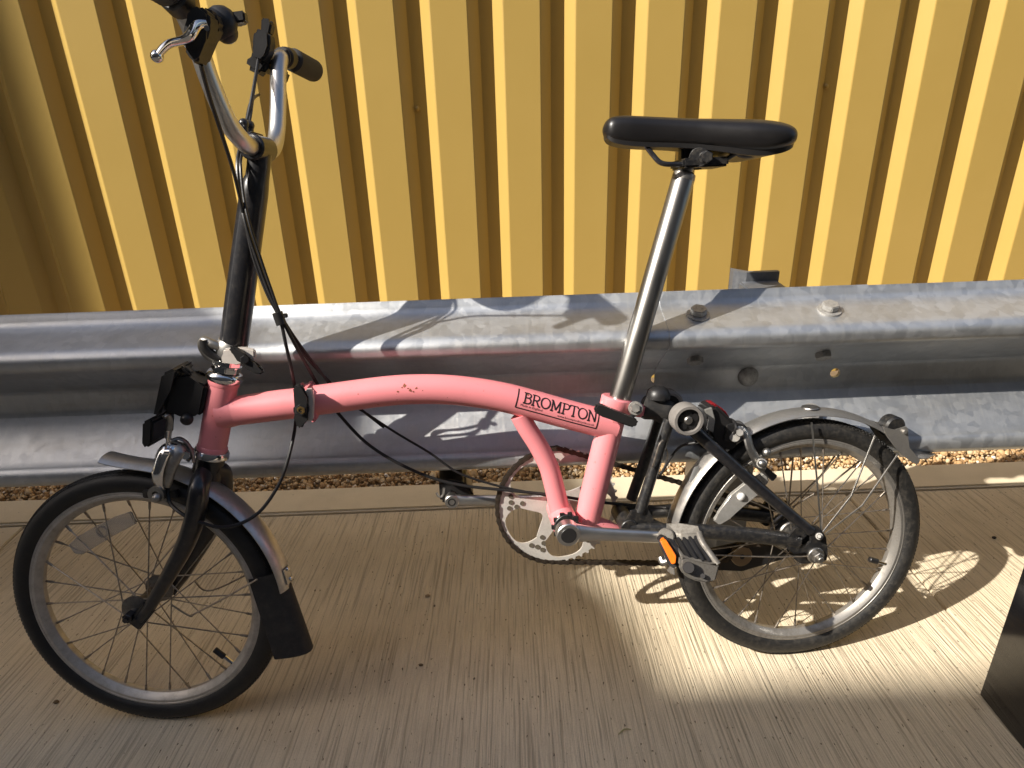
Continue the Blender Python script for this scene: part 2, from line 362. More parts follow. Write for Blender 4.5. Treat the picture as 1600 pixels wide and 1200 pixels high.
# ------------------------------------------------------------------ setting
def grid_sheet(x0, x1, y0, y1, z): return [(x0, y0, z), (x1, y0, z), (x1, y1, z), (x0, y1, z)], [(0, 1, 2, 3)]
link('ground', *grid_sheet(-150, 150, -150, 150, -0.06), M['asphalt'], smooth=False, kind='structure')
JX = [-1.137, 0.807, 3.1]
pav = bpy.data.objects.new('pavement', None); COL.objects.link(pav); pav['kind'] = 'structure'
def rbox(x0, x1, y0, y1, z0, z1, bev):
    m = MB(); box(m, ((x0+x1)/2, (y0+y1)/2, (z0+z1)/2), (x1-x0)/2, (y1-y0)/2, (z1-z0)/2, bev=bev); return m
e = 0.0022
xs = [-3.2]+JX
for i in range(3):
    a, b = xs[i]+e, xs[i+1]-e
    rbox(a, b, -2.2, 1.3548, -0.06, 0.0, 0.002).build('concrete_slab', M['slab'] if i else M['kerb'], pav)
ks = [-3.2, -1.5, 0.452, 1.9, 3.1]
kerb = bpy.data.objects.new('kerb', None); COL.objects.link(kerb); kerb['kind'] = 'structure'
for a, b in zip(ks[:-1], ks[1:]):
    rbox(a+0.001, b-0.001, 1.3568, 1.460, -0.06, 0.008, 0.005).build('edging_stone', M['kerb'], kerb)
rbox(-3.2, 3.1, 1.461, 2.2, -0.058, -0.016, 0).build('gravel_bed', M['soil'], kind='structure')

# loose golden gravel: joined pebbles
def gravel(n, x0, x1, y0, y1, zb):
    t = (1+5**0.5)/2
    ico = np.array([(-1, t, 0), (1, t, 0), (-1, -t, 0), (1, -t, 0), (0, -1, t), (0, 1, t), (0, -1, -t), (0, 1, -t), (t, 0, -1), (t, 0, 1), (-t, 0, -1), (-t, 0, 1)], float)
    ico /= np.linalg.norm(ico[0])
    fc = np.array([(0, 11, 5), (0, 5, 1), (0, 1, 7), (0, 7, 10), (0, 10, 11), (1, 5, 9), (5, 11, 4), (11, 10, 2), (10, 7, 6), (7, 1, 8), (3, 9, 4), (3, 4, 2), (3, 2, 6), (3, 6, 8), (3, 8, 9), (4, 9, 5), (2, 4, 11), (6, 2, 10), (8, 6, 7), (9, 8, 1)])
    q = rng.normal(size=(n, 4)); q /= np.linalg.norm(q, axis=1)[:, None]
    w, x, y, z = q.T
    Rm = np.stack([1-2*(y*y+z*z), 2*(x*y-z*w), 2*(x*z+y*w), 2*(x*y+z*w), 1-2*(x*x+z*z), 2*(y*z-x*w), 2*(x*z-y*w), 2*(y*z+x*w), 1-2*(x*x+y*y)], -1).reshape(n, 3, 3)
    s = rng.uniform(0.6, 1.0, (n, 3)) * rng.lognormal(math.log(0.0052), 0.33, n)[:, None]
    v = ico[None]*s[:, None, :]*rng.uniform(0.82, 1.12, (n, 12, 1)); v = np.einsum('nij,nkj->nki', Rm, v)
    c = np.stack([rng.uniform(x0, x1, n), rng.uniform(y0, y1, n), zb+rng.uniform(0.0, 0.012, n)], -1)
    v = (v+c[:, None]).reshape(-1, 3); f = (fc[None]+(np.arange(n)*12)[:, None, None]).reshape(-1, 3)
    me = bpy.data.meshes.new('gravel'); me.vertices.add(len(v)); me.vertices.foreach_set('co', v.ravel())
    me.loops.add(f.size); me.loops.foreach_set('vertex_index', f.ravel()); me.polygons.add(len(f)); me.polygons.foreach_set('loop_start', np.arange(len(f))*3)
    me.update(calc_edges=True)
    at = me.attributes.new('tint', 'FLOAT', 'POINT'); at.data.foreach_set('value', np.repeat(rng.beta(2.2, 2.0, n), 12))
    me.materials.append(M['stone']); o = bpy.data.objects.new('gravel', me); COL.objects.link(o); o['kind'] = 'stuff'
    return o
g = gravel(23000, -2.0, 2.0, 1.464, 1.80, -0.012)
g['label'] = 'loose golden gravel strip between the concrete edging and the yellow wall'

# yellow trapezoidal cladding
WP = 2.120; DP = 0.032; PIT = 0.2004; WX0 = 0.2072
def cladding():
    root = bpy.data.objects.new('cladding_wall', None); COL.objects.link(root); root.location = (0, WP, 0)
    root['label'] = 'yellow ribbed metal cladding wall behind the crash barrier'; root['category'] = 'wall'
    Z0, Z1 = -0.02, 2.9
    # profile over one pitch starting at the foot of the left flank: flank, crown, flank, pan
    def prof(x0, n):
        pts = []
        for k in range(n):
            x = x0+k*PIT
            pts += [(x, DP), (x+0.0015, DP-0.002), (x+0.0285, 0.0012), (x+0.0315, 0), (x+0.1305, 0), (x+0.1335, 0.0012), (x+0.1605, DP-0.002), (x+0.163, DP)]
        pts.append((x0+n*PIT+0.004, DP)); return pts
    for i in range(-4, 5):
        x0 = WX0+i*5*PIT; off = 0.0008*(i % 2)
        pr = prof(x0, 5)
        if i % 2: pr = [(x0-0.03, DP)]+pr
        m = MB(); n = len(pr)
        zs = [Z0, Z1]
        vs = [(x, y-off, z) for z in zs for x, y in pr] + [(x, y-off+0.0006, z) for z in zs for x, y in pr]
        fs = [(k, k+1, n+k+1, n+k) for k in range(n-1)] + [(2*n+k+1, 2*n+k, 3*n+k, 3*n+k+1) for k in range(n-1)]
        fs += [(0, n, 3*n, 2*n), (n-1, 3*n-1, 4*n-1, 2*n-1)[::-1]]
        m.add(vs, fs); m.build('cladding_panel', M['yellow'], root, angle=12)
    sm = None
    spots = [(652, 170), (1290, 135), (283, 45)]
    for px, py in spots:
        q = GY(px, py, WP+DP)
        if sm is None:
            m = MB(); lathe(m, [(0.0095, 0), (0.0095, 0.0012), (0.0065, 0.0020), (0.006, 0.0058), (0.0035, 0.0078), (0.0001, 0.0082)], (0, 0, 0), (0, -1, 0), 18)
            sm = m.build('screw', M['yellow'], root); o = sm
        else:
            o = sm.copy(); COL.objects.link(o); o.parent = root
        o.location = (q.x, DP-0.0006, q.z)
cladding()

# crash barrier
YB = 1.060; ZC = 0.4445
def guard_rail():
    root = bpy.data.objects.new('crash_barrier', None); COL.objects.link(root); root.location = (0, YB, ZC)
    root['label'] = 'galvanised steel twin-wave crash barrier running behind the pink bicycle'; root['category'] = 'barrier'
    D = 0.083
    half = [(0.1565, 0.004), (0.150, 0.0), (0.1365, -0.012), (0.122, -0.060), (0.1165, -0.074), (0.108, -0.082), (0.100, -D), (0.092, -0.0815), (0.085, -0.075), (0.077, -0.062), (0.030, -0.010), (0.022, -0.003), (0.013, 0.0)]
    prof = [(y, z) for z, y in half] + [(y, -z) for z, y in reversed(half)]
    prof2 = smooth_path([Vector((y, z, 0)) for y, z in prof], 3)
    prof = [(p.x, p.y) for p in prof2]
    def beam(x0, x1, off, holes):
        xs_ = sorted(set([x0, x1]+[h[0]-0.012 for h in holes]+[h[0]+0.012 for h in holes]))
        m = MB(); n = len(prof); th = 0.003
        vs = []; fs = []
        for x in xs_:
            for y, z in prof: vs.append((x, y-off, z))
        for x in xs_:
            for i, (y, z) in enumerate(prof):
                a = prof[max(i-1, 0)]; b = prof[min(i+1, n-1)]
                t = Vector((b[0]-a[0], b[1]-a[1])).normalized()
                vs.append((x, y-off - t.y*th, z + t.x*th))
        K = len(xs_); B = K*n
        cut = set()
        zr = range(n-1)
        for j in range(K-1):
            for i in zr:
                hz = False
                for hx, hz0 in holes:
                    if abs((xs_[j]+xs_[j+1])/2-hx) < 0.004 and abs((prof[i][1]+prof[i+1][1])/2-hz0) < 0.009: hz = True
                a, b = j*n+i, (j+1)*n+i
                if hz: cut.add((j, i)); continue
                fs.append((a, b, b+1, a+1)); fs.append((B+a+1, B+b+1, B+b, B+a))
        # round lining plate for holes: octagon frame
        for hx, hz0 in holes:
            idx = [i for (j, i) in cut if abs((xs_[j]+xs_[j+1])/2-hx) < 0.004 and abs((prof[i][1]+prof[i+1][1])/2-hz0) < 0.009]
            if not idx: continue
            i0, i1 = min(idx), max(idx)+1
            ya, za = prof[i0]; yb, zb = prof[i1]
            mid = ((ya+yb)/2-off, (za+zb)/2); ringv = []; outv = []
            S = 24
            for k in range(S):
                a = 2*math.pi*k/S; ca, sa = math.cos(a), math.sin(a)
                t = max(abs(ca), abs(sa)); ox, oz = ca/t, sa/t
                fz = (1+oz)/2
                outv.append((hx+ox*0.012, (yb+(ya-yb)*fz)-off, zb+(za-zb)*fz))
                ringv.append((hx+ca*0.0085, mid[0], mid[1]+sa*0.0085))
            back = [(p[0], p[1]+0.003, p[2]) for p in ringv]
            n0 = len(vs); vs += outv+ringv+back
            for k in range(S):
                k2 = (k+1) % S
                fs.append((n0+k, n0+k2, n0+S+k2, n0+S+k)); fs.append((n0+S+k, n0+S+k2, n0+2*S+k2, n0+2*S+k))
        for i in zr:
            fs.append((i, i+1, B+i+1, B+i)); c0 = (K-1)*n
            fs.append((c0+i+1, c0+i, B+c0+i, B+c0+i+1))
        for j in range(K-1):
            fs.append((j*n, B+j*n, B+(j+1)*n, (j+1)*n)); fs.append(((j+1)*n-1, (j+2)*n-1, B+(j+2)*n-1, B+(j+1)*n-1))
        m.add(vs, fs)
        # sheet edges are folded to a few millimetres of wobble so that reflections run unevenly
        for v in m.v:
            v.y += 0.0007*math.sin(v.x*9+v.z*31)+0.0004*math.sin(v.x*23+1.7)
        return m.build('beam', M['galv'], root, angle=40)
    bx = [0.312, 0.521]
    beam(-3.0, 0.60, 0.0, [(0.261, 0.003), (0.568, 0.003)])
    beam(0.258, 3.0, 0.0035, [(0.568, 0.003)])
    def head(kind):
        m = MB()
        if kind == 'hex':
            lathe(m, [(0.0185, 0), (0.0185, 0.003), (0.0130, 0.0034)], (0, 0, 0), (0, -1, 0), 24)
            x, y, a = frame_of((0, -1, 0))
            slab(m, ngon((0, -0.0085, 0), 0.0135, 6, x, y, 0.3), 0.010, (0, -1, 0), 0.0012)
        else:
            lathe(m, [(0.0175, 0), (0.0175, 0.003), (0.0165, 0.005), (0.0125, 0.0085), (0.006, 0.0105), (0.0001, 0.011)], (0, 0, 0), (0, -1, 0), 24)
        return m
    hexo = None
    def y_at(z):
        best = min(range(len(prof)-1), key=lambda i: abs((prof[i][1]+prof[i+1][1])/2-z))
        (ya, za), (yb, zb) = prof[best], prof[best+1]
        return (ya+yb)/2, math.atan2(yb-ya, -(zb-za))
    def put(kind, x, z, spin):
        nonlocal hexo
        y, tilt = y_at(z)
        o = head(kind).build('bolt', M['bolt'], root, angle=30)
        o.location = (x, y-0.0035, z); o.rotation_euler = (-tilt*-1 if False else tilt, 0, 0)
        o.rotation_euler.rotate_axis('Y', spin)
        return o
    for i, x in enumerate(bx):
        for z in (0.1285, 0.060, -0.0545, -0.1375):
            put('hex', x, z, 0.4*i+z*9)
    put('dome', 0.418, 0.004, 0)
    for xx in (0.452, -1.56, 2.44):   # square posts behind the beam, with spacer blocks
        m2 = MB(); zt, zb = 0.604-ZC, -0.05-ZC
        sec = [(-0.0375, 0.128), (-0.0375, 0.110), (-0.020, 0.092), (0.0375, 0.092), (0.0375, 0.102), (-0.016, 0.102)]
        vs = [(xx+x, y, z) for z in (zb, zt) for x, y in sec]; n = 6
        m2.add(vs, [(k, (k+1) % n, n+(k+1) % n, n+k) for k in range(n)]+[(6, 7, 8, 11), (8, 9, 10, 11)])
        m2.build('post', M['shaded_zinc'], root, angle=20)
        m2 = MB(); box(m2, (xx-0.008, 0.190, (0.24-ZC-ZC-0.05)/2), 0.048, 0.045, (0.24+0.05)/2, bev=0.003)
        m2.build('post_base', M['galv'], root, angle=30)
        m2 = MB(); box(m2, (xx, 0.047, 0.0), 0.034, 0.042, 0.145, bev=0.003)
        m2.build('spacer_block', M['shaded_zinc'], root, angle=30)
guard_rail()

# glossy black cabinet at the right edge
m = MB(); box(m, (0.25, -0.28, 0.40), 0.25, 0.28, 0.40, bev=0.002)
cab = m.build('cabinet', M['gloss_black']); cab.location = (0.744, 0.776, 0)
cab['label'] = 'glossy black box cabinet standing at the right edge of the photo'; cab['category'] = 'cabinet'

# added up-sun blocks, the first outlined to cast the left and foreground shade
def shade_source():
    XS = -6.0
    def back(x, y, z):
        t = (x-XS)/1.15; return (y-0.5*t, z+t)
    # outline in the (y, z) plane at x = XS, listed from the lit-gap side
    a = back(1.3, 0.80, 0); b = back(0.12, 0.82, 0); c_ = back(0.07, 1.02, 0)
    l_ = back(-0.24, 1.00, 0.22); e_ = back(-0.52, 1.00, 0.57); d_ = back(0.02, 1.56, 0); g_ = back(-1.3, 1.56, 0)
    poly = [(-14, -0.06), (-14, a[1]+0.4), (a[0]-0.6, a[1]+0.3), a, b, c_, l_, e_, d_, g_, (g_[0]+0.1, -0.06)]
    vs = [(XS, y, z) for y, z in poly]
    m = MB(); slab(m, vs, 0.3, (1, 0, 0)); o = m.build('light_blocker', M['blocker_mat'], smooth=False)
    o['label'] = 'unseen block added beyond the left edge to shade the front wheel and foreground'; o['category'] = 'light_blocker'
    w = back(-1.43, WP, 0.7)  # second added block, unseen, for the shade on the far left cladding
    m = MB(); box(m, (XS, w[0]+2.0, 3.47), 0.15, 2.0, 3.53); o = m.build('light_blocker', M['blocker_mat'], smooth=False)
    o['label'] = 'unseen tall block added beyond the left edge to shade the far left cladding'; o['category'] = 'light_blocker'
def sky_blocker():  # added unseen block that dims sky light on the cladding and barrier
    m = MB(); box(m, (2, -8.0, 4.97), 18, 0.4, 5.03); o = m.build('light_blocker', M['blocker_mat'], smooth=False)
    o['label'] = 'unseen long block added behind the viewer to darken the cladding and barrier'; o['category'] = 'light_blocker'
sky_blocker()
shade_source()
#BIKE
# ------------------------------------------------------------------ the bicycle (local metres: x to the rear, y away, z up the lean)
bike = bpy.data.objects.new('bicycle', None); COL.objects.link(bike)
bm4 = Matrix.Identity(4)
for i in range(3):
    bm4[i][0] = U[i]; bm4[i][1] = V[i]; bm4[i][2] = W[i]; bm4[i][3] = ORI[i]
bike.matrix_world = bm4
bike['label'] = 'pink folding bicycle with small wheels leaning against the crash barrier'; bike['category'] = 'bicycle'
X3, Y3, Z3 = Vector((1, 0, 0)), Vector((0, 1, 0)), Vector((0, 0, 1))

def torus_section(prof, c, ax, seg=96):
    m = MB(); lathe(m, prof, c, ax, seg, closed=True); return m
def wheel(C, u, v, w, rear):
    rimm = M['rim_dusty'] if rear else M['rim']
    # rim: box section with turned-in edges
    prof = [(0.1795, -0.0125), (0.1815, -0.0115), (0.1815, -0.0100), (0.176, -0.0095), (0.176, 0.0095), (0.1815, 0.0100), (0.1815, 0.0115), (0.1795, 0.0125), (0.1775, 0.0125), (0.1770, 0.0119), (0.1764, 0.0119), (0.1759, 0.0125), (0.1725, 0.0125), (0.1712, 0.0116), (0.1670, 0.0080), (0.1640, 0.0040), (0.1634, 0), (0.1640, -0.0040), (0.1670, -0.0080), (0.1712, -0.0116), (0.1725, -0.0125), (0.1759, -0.0125), (0.1764, -0.0119), (0.1770, -0.0119), (0.1775, -0.0125)]
    root = torus_section(prof, C, v, 120).build('wheel', rimm, bike, angle=28)
    # tyre with shoulder ribs
    pr = []
    for k in range(28):
        a = 2*math.pi*k/28
        r = 0.0172 if abs(math.cos(a)) < 0.95 or math.cos(a) < 0 else 0.0176
        pr.append((0.1925+r*math.cos(a), r*1.0*math.sin(a)))
    ty = torus_section(pr, C, v, 144).build('tyre', M['tyre_dusty' if rear else 'tyre'], root, angle=60)
    m = MB()   # moulded tread: chevron blocks along both shoulders
    for k in range(190):
        th = 2*math.pi*k/190
        rad = u*math.cos(th)+w*math.sin(th); tan = -u*math.sin(th)+w*math.cos(th)
        for s in (-1, 1):
            for ph in (0.32, 0.62):
                d = rad*math.cos(ph)+v*(s*math.sin(ph)); c = C+rad*0.1925+d*0.0173
                t2 = (tan+v*(s*0.5)).normalized(); t2 = (t2-d*t2.dot(d)).normalized()
                box(m, c, 0.0024, 0.0012, 0.0006, (t2, d.cross(t2), d))
    m.build('tread', M['tyre_dusty' if rear else 'tyre'], ty, smooth=False, kind='stuff')
    # hub
    hw = 0.031 if not rear else 0.030
    fr = 0.0225 if not rear else 0.0275
    m = MB()
    lathe(m, [(0.006, -0.043), (0.006, -hw-0.006), (0.012, -hw-0.005), (fr, -hw-0.0015), (fr, -hw+0.0015), (0.013, -hw+0.004), (0.011, 0), (0.013, hw-0.004), (fr, hw-0.0015), (fr, hw+0.0015), (0.012, hw+0.005), (0.006, hw+0.006), (0.006, 0.043)], C, v, 36)
    hub = m.build('hub', M['hub'] if not rear else M['black_dusty'], root, angle=30)
    # spokes, laced in crossing pairs, every spoke its own piece
    n = 28; ph0 = 0.06 if not rear else 0.02
    for k in range(n):
        th = 2*math.pi*k/n+ph0; side = -1 if k % 2 == 0 else 1; sgn = 1 if (k//2) % 2 == 0 else -1
        rad = u*math.cos(th)+w*math.sin(th)
        hth = th+sgn*1.25
        a = C+(u*math.cos(hth)+w*math.sin(hth))*(fr-0.004)+v*(side*(hw+0.0015))
        b = C+rad*0.1630+v*(side*0.002)
        m = MB(); tube(m, [a, b], 0.00105, 6, 1); d = (a-b).normalized()
        lathe(m, [(0.0020, -0.002), (0.0020, 0.009), (0.0013, 0.012)], b, d, 8)
        m.build('spoke', M['steel'], root)
    return root
wf = wheel(CF, UF, VF, WF, False)
wr = wheel(CR, X3, Y3, Z3, True)
# valves with black caps
def valve(C, u, v, w, px, py, pxb, pyb, Q, par):
    m = MB(); a = Q(pxb, pyb); rad = (a-C).normalized(); a = C+rad*0.165; b = C+rad*0.148
    tube(m, [a, b], 0.0030, 10, 1); vo_ = m.build('valve', M['chrome'], par)
    m = MB(); cyl(m, b, C+rad*0.128, 0.0046, 12, 0.001); m.build('valve_cap', M['black_plastic'], par)
valve(CF, UF, VF, WF, 350, 1020, 368, 1040, F, wf)
m = MB(); b = P(1366, 876, -0.004); a = CR+(b-CR).normalized()*0.165; cyl(m, a, CR+(b-CR).normalized()*0.147, 0.0028, 10); m.build('valve', M['chrome'], wr)
m = MB(); r_ = (b-CR).normalized(); cyl(m, CR+r_*0.150, CR+r_*0.134, 0.0048, 12, 0.001); m.build('valve_cap', M['black_plastic'], wr)
# spoke reflector on the front wheel
m = MB(); poly = [F(x, y, -0.006) for x, y in [(108, 851), (122, 838), (150, 822), (178, 808), (205, 799), (214, 818), (186, 832), (156, 850), (130, 866), (118, 864)]]
slab(m, poly, 0.006, VF, 0.0015); rf = m.build('reflector', M['clear'], wf)
m = MB(); lathe(m, [(0.0095, -0.001), (0.0095, 0.001), (0.007, 0.001), (0.007, -0.001)], F(160, 831, -0.010), -VF, 24, closed=True)
m.build('reflector_boss', M['clear'], wf)
# rear wheel reflector: big bright wedge
m = MB(); poly = [P(x, y, -0.010) for x, y in [(1114, 812), (1122, 800), (1140, 772), (1165, 752), (1196, 736), (1201, 752), (1182, 772), (1160, 790), (1138, 812), (1124, 820)]]
slab(m, poly, 0.007, Y3, 0.002); rf = m.build('reflector', simple('silver_reflector', (0.62, 0.60, 0.56), 0.22, 0.6, dirt_scale=120, var=0.3), wr)
m = MB(); lathe(m, [(0.0001, 0.004), (0.004, 0.0036), (0.0062, 0.002), (0.0066, 0)], P(1158, 776, -0.0145), -Y3, 20); m.build('reflector_boss', simple('white_plug', (0.8, 0.8, 0.78), 0.4), wr)

# ---- main frame ----
def part(name, m, mat, par=bike, **k): return m.build(name, M[mat] if isinstance(mat, str) else mat, par, **k)
HT0, HT1 = P(331, 703), P(350.5, 594)
HA = (HT1-HT0).normalized()
m = MB(); cyl(m, HT0, HT1, 0.0205, 32, 0.0008)
lathe(m, [(0.0205, 0), (0.0218, 0.001), (0.0218, 0.006), (0.0205, 0.008)], HT0, HA, 32); lathe(m, [(0.0205, 0), (0.0218, -0.001), (0.0218, -0.006), (0.0205, -0.008)], HT1, HA, 32)
head = part('head_tube', m, 'pink')
TP = [(341, 646), (370, 642), (405, 637), (440, 632.5), (470, 629)]
TB = [(490, 626), (520, 622), (560, 616.5), (600, 611.5), (640, 608.5), (690, 608.5), (740, 613), (790, 621.5), (835, 633), (880, 645.5), (920, 656), (962, 666)]
m = MB(); tube(m, [P(*q) for q in TP], [0.0215, 0.0217, 0.0222, 0.0225, 0.0225], 28); part('main_tube', m, 'pink', label=None) if False else m.build('main_tube', M['pink'], bike)
tubeB = smooth_path([P(*q) for q in TB], 8)
m = MB(); tube(m, tubeB, [0.0225]*len(tubeB), 32, 1); mt = m.build('main_tube', M['pink'], bike)
# fillets of brazing where the tube meets the head
m = MB(); tube(m, [P(343, 646), P(372, 642)], [0.0245, 0.0212], 28, 1); m.build('brazed_joint', M['pink'], bike)
# frame hinge
hx = P(481, 627); hd = (P(495, 625)-P(468, 629.5)).normalized(); hz = hd.cross(Y3)*-1
hz = Y3.cross(hd)*-1
if hz.z < 0: hz = -hz
m = MB(); box(m, P(474, 629), 0.0045, 0.024, 0.0262, (hd, Y3, hz), 0.003); box(m, P(488, 627), 0.0055, 0.024, 0.0262, (hd, Y3, hz), 0.003)
cyl(m, P(481, 600, 0.016), P(483, 609, 0.016), 0.006, 14, 0.001); cyl(m, P(484, 648, 0.018), P(485, 656, 0.018), 0.006, 14, 0.001)
hg = m.build('hinge', M['pink'], bike, angle=30)
m = MB(); slab(m, [P(x, y, -0.030) for x, y in [(477, 608), (489, 607), (491, 625), (490, 655), (486, 658), (479, 656)]], 0.012, Y3, 0.002); m.build('clamp_plate', M['white_clamp'], hg, angle=30)
m = MB(); slab(m, [P(x, y, -0.042) for x, y in [(458, 605), (464, 600), (471, 600), (476, 606), (478, 622), (483, 633), (483, 645), (478, 655), (476, 664), (471, 669), (465, 667), (462, 660), (463, 652), (459, 645), (459, 634), (464, 628), (460, 616)]], 0.010, Y3, 0.0025)
cyl(m, P(470, 641, -0.046), P(470, 641, -0.050), 0.0085, 6, 0.0006); cyl(m, P(470, 641, -0.026), P(470, 641, -0.044), 0.004, 10)
m.build('clamp_lever', M['black_plastic'], hg, angle=30)
m = MB(); lathe(m, [(0.0062, 0), (0.0062, 0.0012), (0.0035, 0.0014), (0.0035, 0.0002)], P(470, 641, -0.050), -Y3, 6); m.build('clamp_nut', simple('brass_bolt', (0.25, 0.16, 0.06), 0.4, 0.8), hg, angle=30)
# seat tube
ST0, ST1 = P(915, 820), P(962, 630)
SA = (ST1-ST0).normalized()
m = MB(); cyl(m, ST0, ST1, 0.0208, 32, 0.0008); st_ = part('seat_tube', m, 'pink')
m = MB(); tube(m, [ST1-SA*0.022, ST1-SA*0.006, ST1-SA*0.004, ST1+SA*0.008, ST1+SA*0.010], [0.0205, 0.0228, 0.0242, 0.0242, 0.0222], 32, 1)
box(m, P(985, 640, -0.012), 0.022, 0.0045, 0.010, (Vector((0.97, 0, -0.2)).normalized(), Y3, Vector((0.2, 0, 0.97)).normalized()), 0.003)
box(m, P(985, 640, 0.012), 0.022, 0.0045, 0.010, (Vector((0.97, 0, -0.2)).normalized(), Y3, Vector((0.2, 0, 0.97)).normalized()), 0.003)
sc1 = part('seat_clamp', m, 'pink', angle=40)
m = MB(); slab(m, [P(x, y, -0.045) for x, y in [(928, 636), (933, 630), (941, 632), (986, 651), (996, 655), (996, 661), (990, 667), (984, 666), (940, 650), (929, 644)]], 0.011, Y3, 0.0025)
tube(m, [P(982, 657, -0.04), P(992, 645, -0.026)], 0.004, 10, 1); m.build('clamp_lever', M['black_plastic'], sc1, angle=30)
m = MB(); cyl(m, P(993, 638, -0.033), P(993, 638, -0.012), 0.0112, 20, 0.0012); cyl(m, P(993, 638, -0.037), P(993, 638, -0.033), 0.0075, 6, 0.001); m.build('clamp_bolt', M['alloy_dull'], sc1, angle=30)
# curved strut
m = MB(); tube(m, [P(812, 648), P(823, 668), (P(842, 698)), P(857, 728), P(866, 760), P(873, 790), P(880, 820)], [0.0150, 0.0150, 0.0152, 0.0155, 0.0158, 0.016, 0.0165], 24)
part('frame_strut', m, 'pink')
BBC = Vector((0.1262, 0, 0.2885)) + Vector((0.0, 0, 0.0))
m = MB(); cyl(m, BBC-Y3*0.036, BBC+Y3*0.036, 0.0205, 30, 0.001)
tube(m, [P(872, 800), P(885, 826)], [0.017, 0.0205], 20, 1)
tube(m, [P(905, 808), P(935, 818), P(962, 829)], [0.019, 0.016, 0.013], 20, 1, flat=(1.1, 0.75)); part('bottom_bracket', m, 'pink')
m = MB()
for k in range(10):
    a = 2*math.pi*k/10; box(m, BBC-Y3*0.0365+X3*(0.0195*math.cos(a))+Z3*(0.0195*math.sin(a)), 0.0035, 0.0025, 0.0035, (X3, Y3, Z3), 0.0006)
cyl(m, BBC-Y3*0.034, BBC-Y3*0.040, 0.0195, 26, 0.001); cyl(m, BBC-Y3*0.045, BBC+Y3*0.05, 0.008, 16)
part('bearing_cup', m, 'black_dusty')

# ---- printed name box on the tube ----
ref_pts = tubeB
def tube_map(s, h, lift=0.00035):
    """s: pixels-x along the tube, h: metres up the near side of the tube"""
    # nearest station by x
    x = s
    for i in range(len(ref_pts)-1):
        if ref_pts[i].x <= x <= ref_pts[i+1].x or i == len(ref_pts)-2:
            t = (x-ref_pts[i].x)/(ref_pts[i+1].x-ref_pts[i].x); c = ref_pts[i].lerp(ref_pts[i+1], t); d = (ref_pts[i+1]-ref_pts[i]).normalized(); break
    up_ = Vector((-d.z, 0, d.x)); r = 0.0225+lift; ph = h/0.0225
    return c - Y3*(r*math.cos(ph)) + up_*(r*math.sin(ph))
def band(m, a, b, wdt):
    """printed stroke from a to b in (s, h) space"""
    n = max(1, int((Vector(b)-Vector(a)).length/0.003)); d = (Vector(b)-Vector(a)).normalized(); q = Vector((-d.y, d.x))*wdt/2
    vs = []; fs = []
    for i in range(n+1):
        p = Vector(a).lerp(Vector(b), i/n)
        vs += [tube_map(*(p+q)), tube_map(*(p-q))]
    for i in range(n): fs.append((2*i, 2*i+1, 2*i+3, 2*i+2))
    m.add(vs, fs)
SX0, SX1 = P(806, 622, -0.02).x, P(932, 650, -0.02).x
HB, HT = -0.0055, 0.0255
m = MB(); bw = 0.0018
for a, b in [((SX0, HB), (SX0, HT)), ((SX0, HB), (SX1, HB)), ((SX1, HB), (SX1, HT-0.004))]: band(m, a, b, bw)
dec = m.build('logo_decal', M['print'], mt, smooth=False)
def arc(cx, cy, rx, ry, a0, a1, n=10): return [(cx+rx*math.cos(math.radians(a0+(a1-a0)*k/n)), cy+ry*math.sin(math.radians(a0+(a1-a0)*k/n))) for k in range(n+1)]
S = 0.14
def serif(x, y, w=0.2): return [(x-w, y), (x+w, y)]
LT = {
 'B': (0.80, [[(0.15, 0), (0.15, 1)], [(0, 0), (0.4, 0)], [(0, 1), (0.4, 1)], [(0.15, 0.52), (0.4, 0.52)], arc(0.4, 0.76, 0.26, 0.24, 90, -90), arc(0.4, 0.26, 0.32, 0.26, 90, -90)]),
 'R': (0.86, [[(0.15, 0), (0.15, 1)], serif(0.15, 0, 0.16), [(0, 1), (0.42, 1)], [(0.15, 0.47), (0.42, 0.47)], arc(0.42, 0.735, 0.27, 0.265, 90, -90), [(0.42, 0.47), (0.72, 0), (0.88, 0)]]),
 'O': (0.98, [arc(0.47, 0.5, 0.43, 0.5, 0, 360, 28)]),
 'M': (1.12, [[(0.15, 0), (0.15, 1)], [(0.15, 1), (0.52, 0.12)], [(0.52, 0.12), (0.89, 1)], [(0.89, 1), (0.89, 0)], serif(0.15, 0, 0.15), serif(0.89, 0, 0.15), [(0, 1), (0.2, 1)], [(0.84, 1), (1.04, 1)]]),
 'P': (0.76, [[(0.15, 0), (0.15, 1)], serif(0.15, 0, 0.16), [(0, 1), (0.42, 1)], [(0.15, 0.45), (0.42, 0.45)], arc(0.42, 0.725, 0.27, 0.275, 90, -90)]),
 'T': (0.84, [[(0.4, 0), (0.4, 1)], serif(0.4, 0, 0.16), [(0.0, 1), (0.8, 1)], [(0.0, 1), (0.0, 0.8)], [(0.8, 1), (0.8, 0.8)]]),
 'N': (0.98, [[(0.15, 0), (0.15, 1)], [(0.15, 1), (0.78, 0)], [(0.78, 0), (0.78, 1)], serif(0.15, 0, 0.15), serif(0.78, 1, 0.15), [(0, 1), (0.15, 1)]]),
}
word = 'BROMPTON'; tot = sum(LT[c][0] for c in word); hgt = 0.0165
s0 = SX0+0.0085; wsc = (SX1-0.002-s0)/tot; m = MB()
for ch in word:
    w_, strokes = LT[ch]
    for sk in strokes:
        for a, b in zip(sk[:-1], sk[1:]): band(m, (s0+a[0]*wsc, 0.0040+a[1]*hgt), (s0+b[0]*wsc, 0.0040+b[1]*hgt), 0.0022)
    s0 += w_*wsc
m.build('brand_lettering', M['print'], mt, smooth=False)
